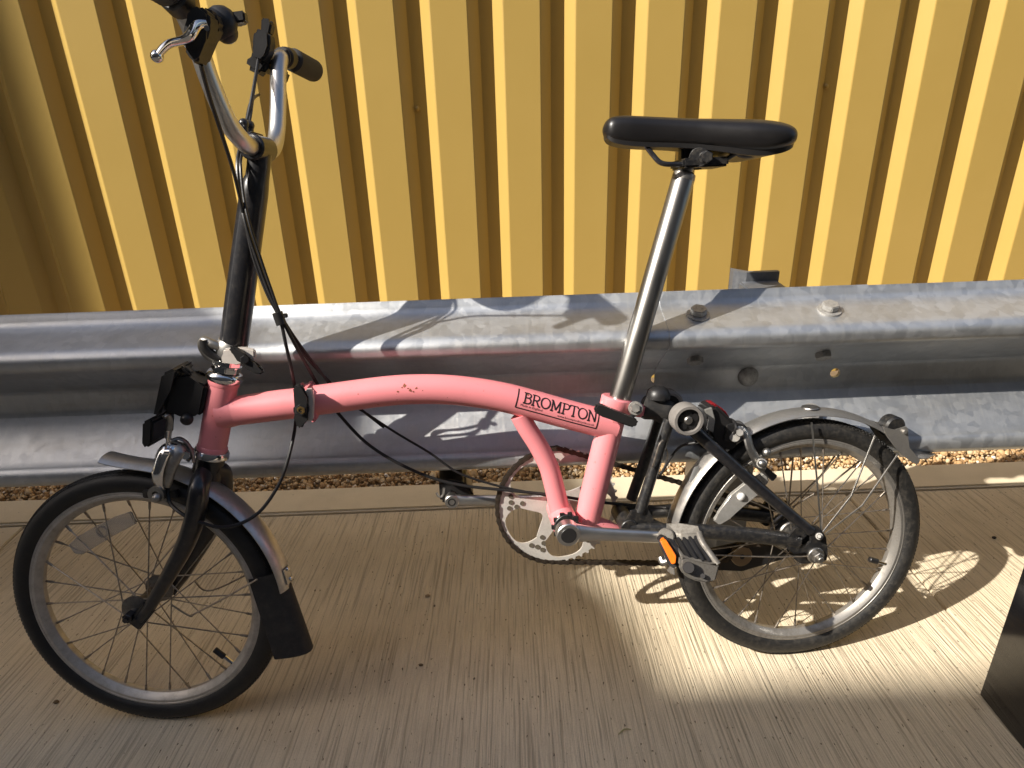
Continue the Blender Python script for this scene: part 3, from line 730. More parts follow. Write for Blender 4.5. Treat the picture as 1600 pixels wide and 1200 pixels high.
def small_text(body, s_left, h, size):
    cu = bpy.data.curves.new('t', 'FONT'); cu.body = body; cu.size = size; cu.resolution_u = 2
    to = bpy.data.objects.new('t', cu); COL.objects.link(to)
    bpy.context.view_layer.update()
    me = bpy.data.meshes.new_from_object(to.evaluated_get(bpy.context.evaluated_depsgraph_get()))
    bpy.data.objects.remove(to)
    for v in me.vertices: v.co = tube_map(s_left+v.co.x, h+v.co.y)
    me.materials.clear(); me.materials.append(M['print']); me.name = 'small_lettering'
    o = bpy.data.objects.new('small_lettering', me); COL.objects.link(o); o.parent = mt
small_text('Made in England', SX0+0.006, -0.0015, 0.0050)
small_text('www.bromptonbicycle.co.uk', SX1-0.0600, -0.0025, 0.0048)
# paint chips
m = MB()
for px, py, sz in [(622, 612, .0018), (628, 606, .0014), (632, 603, .0026), (637, 607, .0016), (641, 610, .0024), (646, 612, .0012), (650, 607, .0020), (660, 610, .0010), (795, 652, .0012), (820, 618, .0018), (818, 627, .0016), (560, 616, .0008), (700, 622, .0008)]:
    p = P(px, py, -0.0225)
    i = min(range(len(ref_pts)), key=lambda k: abs(ref_pts[k].x-p.x)); h = max(-0.019, min(0.019, (p-ref_pts[i]).z))
    hh = 0.0225*math.asin(h/0.0225); n = 7
    vs = [tube_map(p.x+sz*random.uniform(.5, 1.2)*math.cos(k*2*math.pi/n), hh+sz*random.uniform(.4, 1.5)*math.sin(k*2*math.pi/n), 0.0003) for k in range(n)]
    m.add(vs, [tuple(range(n))])
m.build('paint_chip', M['rust'], mt, smooth=False, kind='stuff')

# ---- headset, stem, handlebar ----
m = MB(); lathe(m, [(0.018, -0.001), (0.0235, 0.000), (0.0262, 0.004), (0.0262, 0.008), (0.0235, 0.012), (0.0165, 0.0135)], HT1, HA, 36); hs = part('headset', m, 'chrome', angle=40)
m = MB(); x_, y_, a_ = frame_of(HA)
slab(m, ngon(HT1+HA*0.018, 0.0205, 8, x_, y_, .2), 0.008, HA, 0.001); slab(m, ngon(HT1+HA*0.0275, 0.0195, 8, x_, y_, .5), 0.009, HA, 0.001); lathe(m, [(0.0205, 0.0222), (0.0205, 0.0235)], HT1, HA, 24)
m.build('lock_nut', M['chrome'], hs, angle=25)
m = MB(); lathe(m, [(0.016, 0.002), (0.0235, 0.001), (0.0255, -0.003), (0.0255, -0.009), (0.020, -0.013)], HT0, HA, 36); part('crown_race', m, 'chrome', angle=40)
SB = P(363, 553); ST = P(401, 262)
STA = (ST-SB).normalized()
cl = HT1+HA*0.032
m = MB(); tube(m, [cl, P(360, 556), P(363, 541), P(365, 535)], [0.0175, 0.0205, 0.0215, 0.0205], 28, 1); sclamp = part('stem_clamp', m, 'alloy', angle=40)
m = MB(); slab(m, [P(x, y, -0.024) for x, y in [(350, 545), (380, 542), (399, 546), (400, 560), (374, 570), (372, 566), (350, 568), (346, 564), (350, 558)]], 0.010, Y3, 0.003); m.build('clamp_plate', M['white_clamp'], sclamp, angle=30)
m = MB(); slab(m, [P(x, y, -0.034) for x, y in [(358, 543), (362, 539), (368, 541), (381, 550), (393, 560), (396, 568), (410, 574), (414, 579), (411, 584), (405, 585), (389, 579), (380, 570), (374, 561), (360, 549)]], 0.009, Y3, 0.0025)
cyl(m, P(382, 562, -0.038), P(382, 562, -0.042), 0.0062, 6, 0.0006); cyl(m, P(382, 562, -0.02), P(382, 562, -0.038), 0.0035, 10); m.build('clamp_lever', M['black_plastic'], sclamp, angle=30)
m = MB(); tube(m, [P(352, 545, -0.01), P(330, 537, -0.012), P(318, 532, -0.008), P(317, 542, 0.0), P(328, 556, 0.004), P(348, 566, 0)], [0.006, 0.007, 0.006, 0.007, 0.0075, 0.007], 12); m.build('hinge_catch', M['alloy_dull'], sclamp)
m = MB(); tube(m, [P(318, 531, -0.016), P(322, 545, -0.014), P(335, 556, -0.012), P(346, 560, -0.012)], [0.0055, 0.0065, 0.006, 0.005], 12); m.build('hinge_catch', M['black_plastic'], sclamp)
m = MB(); tube(m, [P(365.5, 536), P(377, 450), P(389, 360), P(396.5, 305), P(399, 288), P(402, 278), P(404, 262), P(405.5, 240)], [0.0197, 0.0197, 0.0192, 0.0188, 0.0180, 0.0158, 0.0155, 0.0155], 32, 1)
part('stem', m, 'black_paint', angle=25)
C0 = P(404, 232)
def H(a, b, c): return C0+UF*a+VF*b+WF*c
m = MB(); cyl(m, H(0, -0.024, 0), H(0, 0.024, 0), 0.0175, 28, 0.002)
for b in (-0.016, 0.002): cyl(m, H(-0.012, b, 0.006), H(-0.010, b, 0.028), 0.0052, 12, 0.001); ball(m, H(-0.010, b, 0.030), 0.0068, 12, 6)
slab(m, [H(-0.02, -0.021, -0.004), H(0.0, -0.021, 0.020), H(0.0, 0.021, 0.020), H(-0.02, 0.021, -0.004)], 0.006, UF+WF*-0.6, 0.002)
part('handlebar_clamp', m, 'black_paint', angle=40)
bar = [H(-0.02, -0.225, 0.148), H(-0.018, -0.160, 0.1465), H(-0.018, -0.145, 0.144), H(-0.019, -0.125, 0.136), H(-0.017, -0.108, 0.112), H(-0.013, -0.094, 0.070), H(-0.006, -0.074, 0.026), H(0, -0.048, 0.004), H(0, -0.020, 0), H(0, 0.020, 0), H(0, 0.048, 0.004), H(-0.002, 0.074, 0.026), H(-0.003, 0.094, 0.070), H(-0.004, 0.108, 0.112), H(-0.004, 0.122, 0.137), H(-0.003, 0.138, 0.1435), H(0.001, 0.158, 0.145), H(0.008, 0.205, 0.143)]
m = MB(); tube(m, bar, 0.0116, 20, 8); hb = part('handlebar', m, 'alloy')
for s_ in (0, 1):
    a, b = (bar[0], bar[1]) if s_ == 0 else (bar[-1], bar[-2])
    d = (a-b).normalized(); m = MB(); c = b
    prof = [(0.0125, -0.002)]+[(0.0172-0.0007*(k % 2), 0.003+k*0.0034) for k in range(19)]+[(0.0165, 0.069), (0.012, 0.074), (0.0001, 0.076)]
    lathe(m, prof, c, d, 24); m.build('grip', M['black_rubber'], bike, angle=50)
# near brake lever and shifter
m = MB(); slab(m, [P(x, y, -0.150) for x, y in [(300, 20), (318, 12), (334, 24), (336, 44), (330, 68), (320, 92), (314, 104), (306, 98), (294, 80), (296, 50)]], 0.024, VF, 0.004)
slab(m, [P(x, y, -0.135) for x, y in [(318, 12), (340, 20), (348, 44), (338, 66), (328, 80), (318, 88), (316, 50)]], 0.018, VF, 0.004)
bk = part('brake_lever', m, 'black_plastic', angle=40)
m = MB(); cyl(m, H(-0.018, -0.150, 0.145), H(-0.018, -0.128, 0.140), 0.0165, 22, 0.002); m.build('lever_clamp', M['black_plastic'], bk)
m = MB(); tube(m, [P(322, 38, -0.158), P(308, 42, -0.162), P(297, 58, -0.166), P(283, 64, -0.17), P(266, 68, -0.175), P(255, 76, -0.178), P(247, 86, -0.18)], [0.006, 0.0085, 0.0085, 0.0062, 0.0058, 0.0056, 0.0052], 14, flat=(1.2, 0.75)); ball(m, P(245.5, 88, -0.18), 0.0068); m.build('lever_blade', M['chrome'], bk)
m = MB(); cyl(m, P(323, 44, -0.175), P(323, 44, -0.168), 0.0030, 6); m.build('lever_screw', M['chrome'], bk)
m = MB(); ball(m, P(345, 36, -0.115), 0.019, 16, 8, (1, 0.7, 1)); ball(m, P(354, 50, -0.11), 0.013, 14, 8); box(m, P(366, 30, -0.11), 0.014, 0.008, 0.006, (Vector((0.95, 0, 0.1)).normalized(), Y3, Z3), 0.002)
slab(m, [P(x, y, -0.105) for x, y in [(362, 24), (382, 18), (386, 34), (378, 40), (364, 40)]], 0.012, VF, 0.002); part('gear_shifter', m, 'black_plastic', angle=40)
m = MB(); tube(m, [P(337, 18, -0.15), P(345, 40, -0.135)], [0.0128, 0.0128], 20, 1); m.build('bar_sleeve', M['white_clamp'], hb) if False else None
# far side lever, shifter and strap
m = MB(); slab(m, [P(x, y, 0.10) for x, y in [(401, 50), (412, 46), (426, 52), (427, 75), (421, 92), (413, 100), (400, 95), (398, 72)]], 0.024, VF, 0.004)
slab(m, [P(x, y, 0.10) for x, y in [(411, 30), (416, 28), (421, 34), (428, 38), (424, 56), (410, 54)]], 0.016, VF, 0.003)
slab(m, [P(x, y, 0.115) for x, y in [(392, 88), (404, 82), (425, 88), (428, 104), (414, 120), (400, 116), (388, 108)]], 0.03, VF, 0.006); part('gear_shifter', m, 'black_plastic', angle=40)
m = MB(); cyl(m, H(-0.002, 0.132, 0.1425), H(0.0, 0.150, 0.145), 0.0150, 22, 0.002); slab(m, [P(x, y, 0.17) for x, y in [(430, 108), (452, 112), (446, 130), (438, 140), (430, 150), (429, 130)]], 0.02, VF, 0.004); fb = part('brake_lever', m, 'black_plastic', angle=40)
m = MB(); tube(m, [P(433, 142, 0.17), P(440, 162, 0.165), P(443, 185, 0.16), P(441, 203, 0.155)], [0.006, 0.005, 0.004, 0.0048], 12); m.build('lever_blade', M['chrome'], fb)
m = MB()
for b in (0.128, 0.134, 0.140): lathe(m, [(0.0135, -0.0022), (0.0142, 0), (0.0135, 0.0022)], H(-0.0035, b, 0.142), VF, 20)
m.build('rubber_band', M['black_rubber'], hb)

# ---- carrier block and reflector bracket ----
m = MB(); slab(m, [P(x, y, 0) for x, y in [(272, 584), (290, 580), (304, 588), (331, 597), (323, 640), (316, 646), (290, 640), (266, 640)]], 0.044, Y3, 0.004)
slab(m, [P(x, y, 0) for x, y in [(266, 577), (285, 568), (293, 573), (276, 600), (264, 642), (252, 643)]], 0.066, Y3, 0.005)
slab(m, [P(x, y, -0.012) for x, y in [(282, 572), (290, 570), (303, 582), (302, 588), (290, 585)]], 0.016, Y3, 0.003); cb = part('carrier_block', m, 'black_plastic', angle=35)
m = MB(); tube(m, [P(289, 640, -0.012), P(290, 650, -0.018), P(293, 655, -0.022)], [0.005, 0.006, 0.0075], 12); ball(m, P(292, 655, -0.022), 0.009); m.build('release_knob', M['black_plastic'], cb)
m = MB(); slab(m, [F(x, y, -0.0) for x, y in [(240, 651), (252, 645), (257, 650), (255, 684), (246, 691), (239, 687)]], 0.060, VF, 0.003); rfl = part('front_reflector', m, 'black_plastic', angle=35)
m = MB(); tube(m, [F(256, 652, -0.026), F(262, 650, -0.022), F(265, 660, -0.020), F(262, 682, -0.018), F(268, 688, -0.015), F(280, 685, -0.012), F(292, 692, -0.010), F(300, 706, -0.010), F(303, 722, -0.012)], 0.0038, 10, 6, flat=(1.9, 0.7)); m.build('reflector_bracket', M['alloy_dull'], rfl)

# ---- fork ----
m = MB(); tube(m, [P(329, 712), P(322, 748), P(318, 765)], [0.0215, 0.0215, 0.019], 26, 1)
for s_ in (-1, 1):
    pts = [(318, 742, .010), (311, 762, .030), (308, 790, .036), (301, 820, .039), (289, 852, .041), (271, 886, .043), (250, 922, .0445), (233, 950, .0455), (220, 966, .046)]
    ref = [F(x, y, -d) for x, y, d in pts]
    if s_ == 1:
        ref = [q+VF*(2*d) for q, (x, y, d) in zip(ref, pts)]
    tube(m, ref, [0.015, 0.0170, 0.0172, 0.0168, 0.0158, 0.0142, 0.0120, 0.0105, 0.0095], 20, 5, flat=(0.8, 1.05))
    q = F(222, 962, -0.0475) + (VF*0.095 if s_ == 1 else Vector((0, 0, 0))); d = (F(209, 977, -0.0475)-F(250, 925, -0.0475)).normalized()
    box(m, q+d*0.0-VF*0.0, 0.022, 0.004, 0.0105, (d, VF, d.cross(VF)), 0.002)
fk = part('fork', m, 'black_paint', angle=50)
for s_ in (-1, 1):
    m = MB(); cyl(m, CF+VF*(s_*0.043), CF+VF*(s_*0.057), 0.0078, 6, 0.001); cyl(m, CF+VF*(s_*0.05), CF+VF*(s_*0.061), 0.004, 12)
    m.build('axle_nut', M['black_paint'], fk, angle=30)

# ---- mudguards ----
def guard(m, pts, v, wid, th=0.0012, rise=0.007, wid2=None):
    """sweep of an arched strip; pts list of (point, outward direction)"""
    n = 11; vs = []; fs = []; L_ = len(pts)
    for i, (p, o) in enumerate(pts):
        w_ = wid if wid2 is None else wid+(wid2-wid)*i/(L_-1)
        for lay in (0, 1):
            for k in range(n):
                t = -1+2*k/(n-1)
                vs.append(Vector(p)+v*(t*w_/2)+Vector(o)*(rise*(1-abs(t)**2.4)-lay*th))
    for i in range(L_-1):
        for k in range(n-1):
            a = i*2*n+k; b = (i+1)*2*n+k
            fs.append((a, a+1, b+1, b)); fs.append((a+n, b+n, b+n+1, a+n+1))
        for k in (0, n-1):
            a = i*2*n+k; b = (i+1)*2*n+k; fs.append((a, b, b+n, a+n))
    for i in (0, L_-1):
        for k in range(n-1): a = i*2*n+k; fs.append((a, a+1, a+n+1, a+n))
    m.add(vs, fs); return m
def arcpts(C, u, w, r, a0, a1, n):
    out = []
    for k in range(n+1):
        a = math.radians(a0+(a1-a0)*k/n); o = u*math.cos(a)+w*math.sin(a); out.append((C+o*r, o))
    return out
RG = 0.2205
fp = arcpts(CF, UF, WF, RG, 6, 84, 26)
tip = fp[-1][0]; td = (-UF*math.sin(math.radians(84+0))*1.0+WF*math.cos(math.radians(84)))
td = (fp[-1][0]-fp[-2][0]).normalized()
for k in range(1, 8):
    o = (WF-td*WF.dot(td)).normalized(); fp.append((tip+td*(0.0075*k)+WF*(0.00008*k*k), o))
m = MB(); guard(m, fp, VF, 0.044); fg = part('mudguard', m, 'fender', angle=50)
# rubber flap at its tail
q0 = CF+(UF*math.cos(math.radians(9))+WF*math.sin(math.radians(9)))*(RG-0.001)
fl = []
for k in range(14):
    t = k/13; p = q0-UF*(0.040-0.030*t)-WF*(0.128*t-0.014); fl.append((p, (UF+WF*(0.10-0.2*t)).normalized()))
m = MB(); guard(m, fl, VF, 0.050, 0.0028, 0.044, 0.068); flap = m.build('mud_flap', M['black_rubber'], fg, angle=50)
m = MB(); guard(m, [(a+UF*0.0025, o) for a, o in arcpts(CF, UF, WF, RG+0.006, 8, 14, 3)], VF, 0.020, 0.0016, 0.001); m.build('flap_plate', M['alloy'], fg)
m = MB()
for a in (9, 13):
    o = UF*math.cos(math.radians(a))+WF*math.sin(math.radians(a)); lathe(m, [(0.0035, 0), (0.003, 0.002), (0.0001, 0.003)], CF+o*(RG+0.0098), o, 12)
m.build('flap_rivet', M['chrome'], fg)
# thin stays of the front mudguard
m = MB(); tube(m, [F(268, 945, -0.034), F(296, 962, -0.036), F(306, 958, -0.036), F(350, 935, -0.032), F(402, 905, -0.027)], 0.0014, 8); m.build('mudguard_stay', M['steel'], fg)
m = MB(); tube(m, [F(268, 945, -0.034)+VF*0.068, F(296, 962, -0.036)+VF*0.072, F(402, 905, -0.027)+VF*0.054], 0.0014, 8); m.build('mudguard_stay', M['steel'], fg)
rp = arcpts(CR, X3, Z3, 0.2215, 34, 188, 44)
m = MB(); guard(m, rp, Y3, 0.044); rg = part('mudguard', m, 'fender', angle=50)
m = MB()   # small decal badge on the guard
slab(m, [q for q in [P(1076, 752, -0.012), P(1085, 730, -0.012), P(1093, 727, -0.012), P(1092, 735, -0.012), P(1084, 751, -0.012), P(1080, 753, -0.012)]], 0.002, Vector((-0.8, -0.5, 0.35)), 0.0005); m.build('guard_badge', simple('grey_badge', (0.35, 0.35, 0.34), 0.4), rg)
m = MB(); lathe(m, [(0.014, 0), (0.013, 0.0018), (0.0001, 0.0025)], CR+Z3*0.2285+X3*0.008, Z3, 24); m.build('guard_washer', M['alloy_dull'], rg)
for pts in ([(1268, 660, -.026), (1276, 745, -.038), (1283, 828, -.052)], [(1367, 681, -.026), (1330, 775, -.045), (1286, 831, -.053)], [(1402, 711, -.024), (1347, 790, -.046), (1290, 834, -.053)]):
    m = MB(); tube(m, [P(*q) for q in pts], 0.0015, 8, 1); m.build('mudguard_stay', M['stay'], rg)
    m = MB(); tube(m, [P(*q)-Y3*(2*q[2]) for q in pts], 0.0015, 8, 1); m.build('mudguard_stay', M['steel'], rg)
# tail bracket with its two little wheels and a grey tail flap
for s_ in (-1, 1):
    m = MB(); slab(m, [P(x, y, 0)+Y3*(s_*0.021) for x, y in [(1366, 660), (1384, 666), (1402, 660), (1405, 664), (1406, 692), (1424, 712), (1421, 718), (1412, 716), (1396, 704), (1385, 692), (1372, 675)]], 0.0025, Y3, 0.0006)
    cyl(m, P(1399, 668)+Y3*(s_*0.0215), P(1399, 668)+Y3*(s_*0.0255), 0.0032, 12); m.build('tail_bracket', M['fender'], rg, angle=30)
m = MB(); cyl(m, P(1393, 665)-Y3*0.012, P(1393, 665)+Y3*0.012, 0.0175, 28, 0.003); m.build('tail_roller', M['black_dusty'], rg)
m = MB(); slab(m, [P(1406, 697, 0.02), P(1430, 700, 0.02), P(1462, 710, 0.02), P(1450, 716, -0.02), P(1424, 718, -0.022), P(1412, 712, -0.022)], 0.0015, Vector((0.3, 0, 1)), 0); m.build('tail_flap', M['fender'], rg, smooth=False)

# ---- rear triangle ----
m = MB(); tube(m, [P(984, 826, -0.028), P(1030, 828, -0.034), P(1085, 830, -0.040), P(1160, 835, -0.044), P(1215, 841, -0.046), P(1248, 847, -0.048)], [0.010, 0.0105, 0.0115, 0.0120, 0.0118, 0.0110], 20, flat=(0.8, 1.05))
tube(m, [P(984, 826, -0.028)+Y3*0.056, P(1030, 828, -0.034)+Y3*0.068, P(1085, 830, -0.040)+Y3*0.08, P(1160, 835, -0.044)+Y3*0.088, P(1248, 847, -0.048)+Y3*0.096], [0.010, 0.0105, 0.0115, 0.012, 0.011], 20, flat=(0.8, 1.05))
cyl(m, P(984, 826, -0.034), P(984, 826, -0.034)+Y3*0.068, 0.014, 20, 0.001); part('chain_stay', m, 'black_dusty')
m = MB()
for s_, e_ in ((-1, 0), (1, 1)):
    o = Y3*(0.0 if s_ == -1 else 0)
    pts = [(1068, 652, .026), (1100, 686, .036), (1150, 731, .042), (1215, 787, .046), (1266, 829, .049)]
    tube(m, [P(x, y, -d)+(Y3*(2*d) if e_ else Vector()) for x, y, d in pts], [0.0095, 0.0098, 0.0098, 0.0096, 0.009], 18)
part('seat_stay', m, 'black_paint')
m = MB()
for s_ in (0, 1):
    tube(m, [P(1046, 655, -0.022)+Y3*(0.044*s_), P(1028, 712, -0.022)+Y3*(0.044*s_), P(1000, 800, -0.026)+Y3*(0.052*s_)], 0.0088, 16)
part('rear_strut', m, 'black_dusty')
m = MB()
slab(m, [P(x, y, -0.028) for x, y in [(986, 798), (1012, 792), (1020, 812), (1042, 820), (1040, 832), (972, 834), (968, 828)]], 0.006, Y3, 0.001); part('pivot_plate', m, 'black_dusty', angle=30)
m = MB()
outer = [(1232, 836), (1242, 824), (1262, 818), (1278, 822), (1289, 838), (1292, 862), (1290, 874), (1272, 878), (1264, 868), (1258, 862), (1240, 864), (1228, 856)]
hole = [(1245, 838), (1256, 832), (1266, 836), (1266, 846), (1258, 852), (1248, 850)]
for s_ in (0, 1):
    vo = [P(x, y, -0.051)+Y3*(0.102*s_) for x, y in outer]; vi = [P(*hole[int(i*6/12) % 6], -0.051)+Y3*(0.102*s_) for i in range(12)]
    n = 12; vs = [p-Y3*0.003 for p in vo]+[p-Y3*0.003 for p in vi]+[p+Y3*0.003 for p in vo]+[p+Y3*0.003 for p in vi]; fs = []
    for k in range(n):
        k2 = (k+1) % n
        fs += [(k, k2, n+k2, n+k), (2*n+k, 3*n+k, 3*n+k2, 2*n+k2), (k, 2*n+k, 2*n+k2, k2), (n+k, n+k2, 3*n+k2, 3*n+k)]
    m = MB(); m.add(vs, fs); part('dropout', m, 'black_dusty', angle=30)
m = MB(); cyl(m, P(1280, 838, -0.052), P(1280, 838, -0.062), 0.0062, 12, 0.001); cyl(m, P(1280, 838, -0.06), P(1280, 838, -0.066), 0.0038, 12, 0.001); part('stay_bolt', m, 'alloy_dull')
m = MB(); cyl(m, CR-Y3*0.052, CR-Y3*0.058, 0.0135, 20, 0.001); cyl(m, CR-Y3*0.058, CR-Y3*0.067, 0.0092, 6, 0.001); cyl(m, CR-Y3*0.066, CR-Y3*0.073, 0.0048, 14, 0.001)
part('axle_nut', m, 'alloy_dull', angle=30)
m = MB(); cyl(m, CR+Y3*0.052, CR+Y3*0.066, 0.009, 6, 0.001); part('axle_nut', m, 'alloy_dull', angle=30)
# suspension block, stop disc and knob
sdir = (P(1046, 646)-P(1006, 636)).normalized()
m = MB(); lathe(m, [(0.010, 0), (0.0175, 0.001), (0.0188, 0.008), (0.0165, 0.020), (0.0190, 0.034), (0.0180, 0.044), (0.012, 0.047)], P(1004, 635), sdir, 28); part('suspension_block', m, 'black_rubber', angle=60)
m = MB(); lathe(m, [(0.0185, 0), (0.0185, 0.005), (0.016, 0.013), (0.009, 0.0185), (0.0001, 0.0200)], P(1028, 622, 0.0), Vector((0.05, 0, 1)), 28); tube(m, [P(1028, 622), P(1034, 640)], 0.010, 14, 1); part('round_knob', m, 'black_plastic')
# big rear-frame rollers
for s_ in (-1, 1):
    cc = P(1072, 654, -0.045) + (Y3*0.090 if s_ == 1 else Vector())
    m = MB(); ax = Y3*s_
    lathe(m, [(0.0165, -0.014), (0.0205, -0.014), (0.0235, -0.011), (0.0238, 0.010), (0.0220, 0.0135), (0.0180, 0.0135), (0.0180, 0.004), (0.0165, 0.004)], cc, ax, 36, closed=True)
    rl = part('roller_wheel', m, 'roller', angle=30)
    m = MB(); cyl(m, cc-ax*0.012, cc+ax*0.005, 0.0185, 28)
    for k in range(5):
        a = k*2*math.pi/5+0.3; cyl(m, cc+X3*(0.0105*math.cos(a))+Z3*(0.0105*math.sin(a))+ax*0.004, cc+X3*(0.0105*math.cos(a))+Z3*(0.0105*math.sin(a))+ax*0.0085, 0.0058, 12)
    m.build('roller_core', M['black_plastic'], rl, angle=30)
    m = MB(); lathe(m, [(0.0062, 0), (0.0062, 0.003), (0.0045, 0.0048), (0.0001, 0.0055)], cc+ax*0.0075, ax, 18); m.build('roller_bolt', M['alloy_dull'], rl)
m = MB(); cyl(m, P(1072, 654, -0.045), P(1072, 654, -0.045)+Y3*0.09, 0.0078, 14); part('roller_axle', m, 'black_dusty')
# rear lamp: dark body with clear bracket and red lens
m = MB(); slab(m, [P(x, y, 0) for x, y in [(1096, 634), (1112, 628), (1140, 655), (1146, 690), (1132, 700), (1112, 694), (1100, 668)]], 0.044, Y3, 0.004); lamp = part('rear_lamp', m, 'black_plastic', angle=35)
m = MB(); slab(m, [P(x, y, 0) for x, y in [(1104, 630), (1112, 627), (1127, 637), (1136, 650), (1134, 655), (1124, 647), (1110, 637)]], 0.030, Y3, 0.003); m.build('lamp_lens', M['red'], lamp, angle=35)
m = MB(); slab(m, [P(x, y, -0.027) for x, y in [(1100, 640), (1112, 636), (1117, 655), (1114, 676), (1104, 670), (1108, 655)]], 0.004, Y3, 0.001); slab(m, [P(x, y, -0.026) for x, y in [(1102, 686), (1114, 682), (1114, 692), (1104, 692)]], 0.004, Y3, 0.001); m.build('lamp_bracket', simple('scratched_bracket', (0.42, 0.41, 0.38), 0.4, 0.5, dirt=(0.1, 0.08, 0.06)), lamp, angle=30)
# rear brake
m = MB(); tube(m, [P(1140, 672, -0.012), P(1152, 664, -0.020), P(1166, 680, -0.028), P(1172, 700, -0.034), P(1184, 722, -0.034), P(1193, 733, -0.032)], [0.006, 0.0075, 0.007, 0.0065, 0.0065, 0.006], 12, flat=(1.2, 0.7))
tube(m, [P(1140, 672, 0.012), P(1152, 664, 0.020), P(1166, 680, 0.028), P(1184, 722, 0.034), P(1193, 733, 0.032)], [0.006, 0.0075, 0.007, 0.0065, 0.006], 12, flat=(1.2, 0.7))
cyl(m, P(1148, 682, -0.03), P(1148, 682, 0.03), 0.009, 16, 0.001); rb = part('brake_caliper', m, 'alloy_dull')
m = MB(); cyl(m, P(1190, 724, -0.034), P(1190, 724, -0.043), 0.0085, 18, 0.001); ball(m, P(1190, 724, -0.044), 0.0062); ball(m, P(1198, 707, -0.026), 0.0072); cyl(m, P(1156, 676, -0.030), P(1156, 676, -0.037), 0.0065, 6, 0.0008); m.build('brake_bolt', M['alloy_dull'], rb, angle=40)
m = MB(); box(m, P(1195, 735, -0.019), 0.022, 0.0045, 0.006, (Vector((0.75, 0, -0.66)), Y3, Vector((0.66, 0, 0.75))), 0.0015); box(m, P(1195, 735, 0.019), 0.022, 0.0045, 0.006, (Vector((0.75, 0, -0.66)), Y3, Vector((0.66, 0, 0.75))), 0.0015); m.build('brake_pad', M['black_rubber'], rb)
m = MB(); slab(m, [P(x, y, -0.024) for x, y in [(1136, 664), (1150, 660), (1164, 664), (1170, 676), (1158, 680), (1150, 674), (1140, 690), (1130, 688)]], 0.006, Y3, 0.001); m.build('brake_arm', M['black_dusty'], rb, angle=30)
m = MB(); tube(m, [P(1140, 690, -0.02), P(1150, 668, -0.03), P(1140, 655, -0.01), P(1112, 668, -0.02), P(1090, 690, -0.02), P(1060, 700, 0.0), P(1030, 745, 0.01)], 0.0022, 8); part('brake_cable', m, 'black_plastic')

# front brake
m = MB(); tube(m, [F(300, 705, -0.006), F(276, 696, -0.018), F(258, 705, -0.032), F(248, 730, -0.040), F(246, 748, -0.040), F(252, 762, -0.034)], [0.0065, 0.0075, 0.0085, 0.0078, 0.0078, 0.006], 14, flat=(1.25, 0.7))
fbk = part('brake_caliper', m, 'chrome')
m = MB(); tube(m, [F(296, 716, -0.012), F(283, 702, -0.024), F(270, 722, -0.034), F(262, 748, -0.036), F(260, 760, -0.034)], [0.006, 0.0078, 0.0072, 0.0068, 0.005], 14, flat=(1.2, 0.6)); tube(m, [F(296, 716, 0.012), F(283, 702, 0.024), F(262, 748, 0.036)], [0.006, 0.0078, 0.0068], 14); m.build('brake_arm', M['alloy_dull'], fbk)
m = MB(); cyl(m, F(258, 706, -0.036), F(268, 706, -0.036), 0.0048, 12, 0.001); tube(m, [F(258, 705, -0.036), F(261, 690, -0.036), F(263, 674, -0.036)], [0.0014, 0.0014, 0.0024], 8, 1); cyl(m, F(290, 712, -0.02), F(290, 712, -0.027), 0.0066, 6, 0.0008); m.build('cable_adjuster', M['chrome'], fbk)
m = MB(); lathe(m, [(0.0055, -0.003), (0.0120, -0.003), (0.0120, 0.003), (0.0055, 0.003)], F(245, 772, -0.038), VF, 22, closed=True); ball(m, F(245, 778, -0.043), 0.0068); cyl(m, F(245, 778, -0.02), F(245, 778, -0.043), 0.004, 12); m.build('pad_bolt', M['alloy_dull'], fbk)
m = MB(); box(m, F(252, 771, -0.0205), 0.026, 0.005, 0.0058, (UF, VF, WF), 0.0015); box(m, F(252, 771, 0.0185), 0.026, 0.005, 0.0058, (UF, VF, WF), 0.0015); m.build('brake_pad', M['black_rubber'], fbk)

# ---- cranks, chainring, chain ----
def crank(a, b, mat, name='crank'):
    m = MB(); d = (b-a).normalized(); n_ = d.cross(Y3).normalized()
    tube(m, [a+d*0.004, a+d*0.03, a+d*0.06, a.lerp(b, 0.6), b-d*0.02, b], [0.0165, 0.0125, 0.0105, 0.0100, 0.0100, 0.0115], 20, 4, flat=(0.62, 1.0), ref=Y3)
    cyl(m, a-Y3*0.010, a+Y3*0.010, 0.0182, 28, 0.0015); cyl(m, b-Y3*0.0075, b+Y3*0.0075, 0.0118, 22, 0.001)
    return part(name, m, mat, angle=40)
dl = Vector((0.150, 0, -0.018)).normalized()*0.168
A1 = Vector((BBC.x-0.002, -0.060, BBC.z)); c1 = crank(A1, Vector((A1.x, -0.068, A1.z))+dl, 'alloy')
m = MB(); cyl(m, A1-Y3*0.0095, A1-Y3*0.0112, 0.0120, 26, 0.0006); m.build('dust_cap', M['black_plastic'], c1, angle=30)
A2 = Vector((BBC.x, 0.064, BBC.z)); B2 = P(706, 782, 0.072); c2 = crank(A2, B2, 'alloy')
m = MB(); lathe(m, [(0.0068, 0), (0.0068, 0.001), (0.0045, 0.001), (0.0045, -0.002), (0.0001, -0.002)], B2-Y3*0.0072, -Y3, 20); m.build('pedal_axle', M['black_dusty'], c2)
CC = Vector((BBC.x, 0.045, BBC.z-0.002)); NT = 50; RP = 0.1010
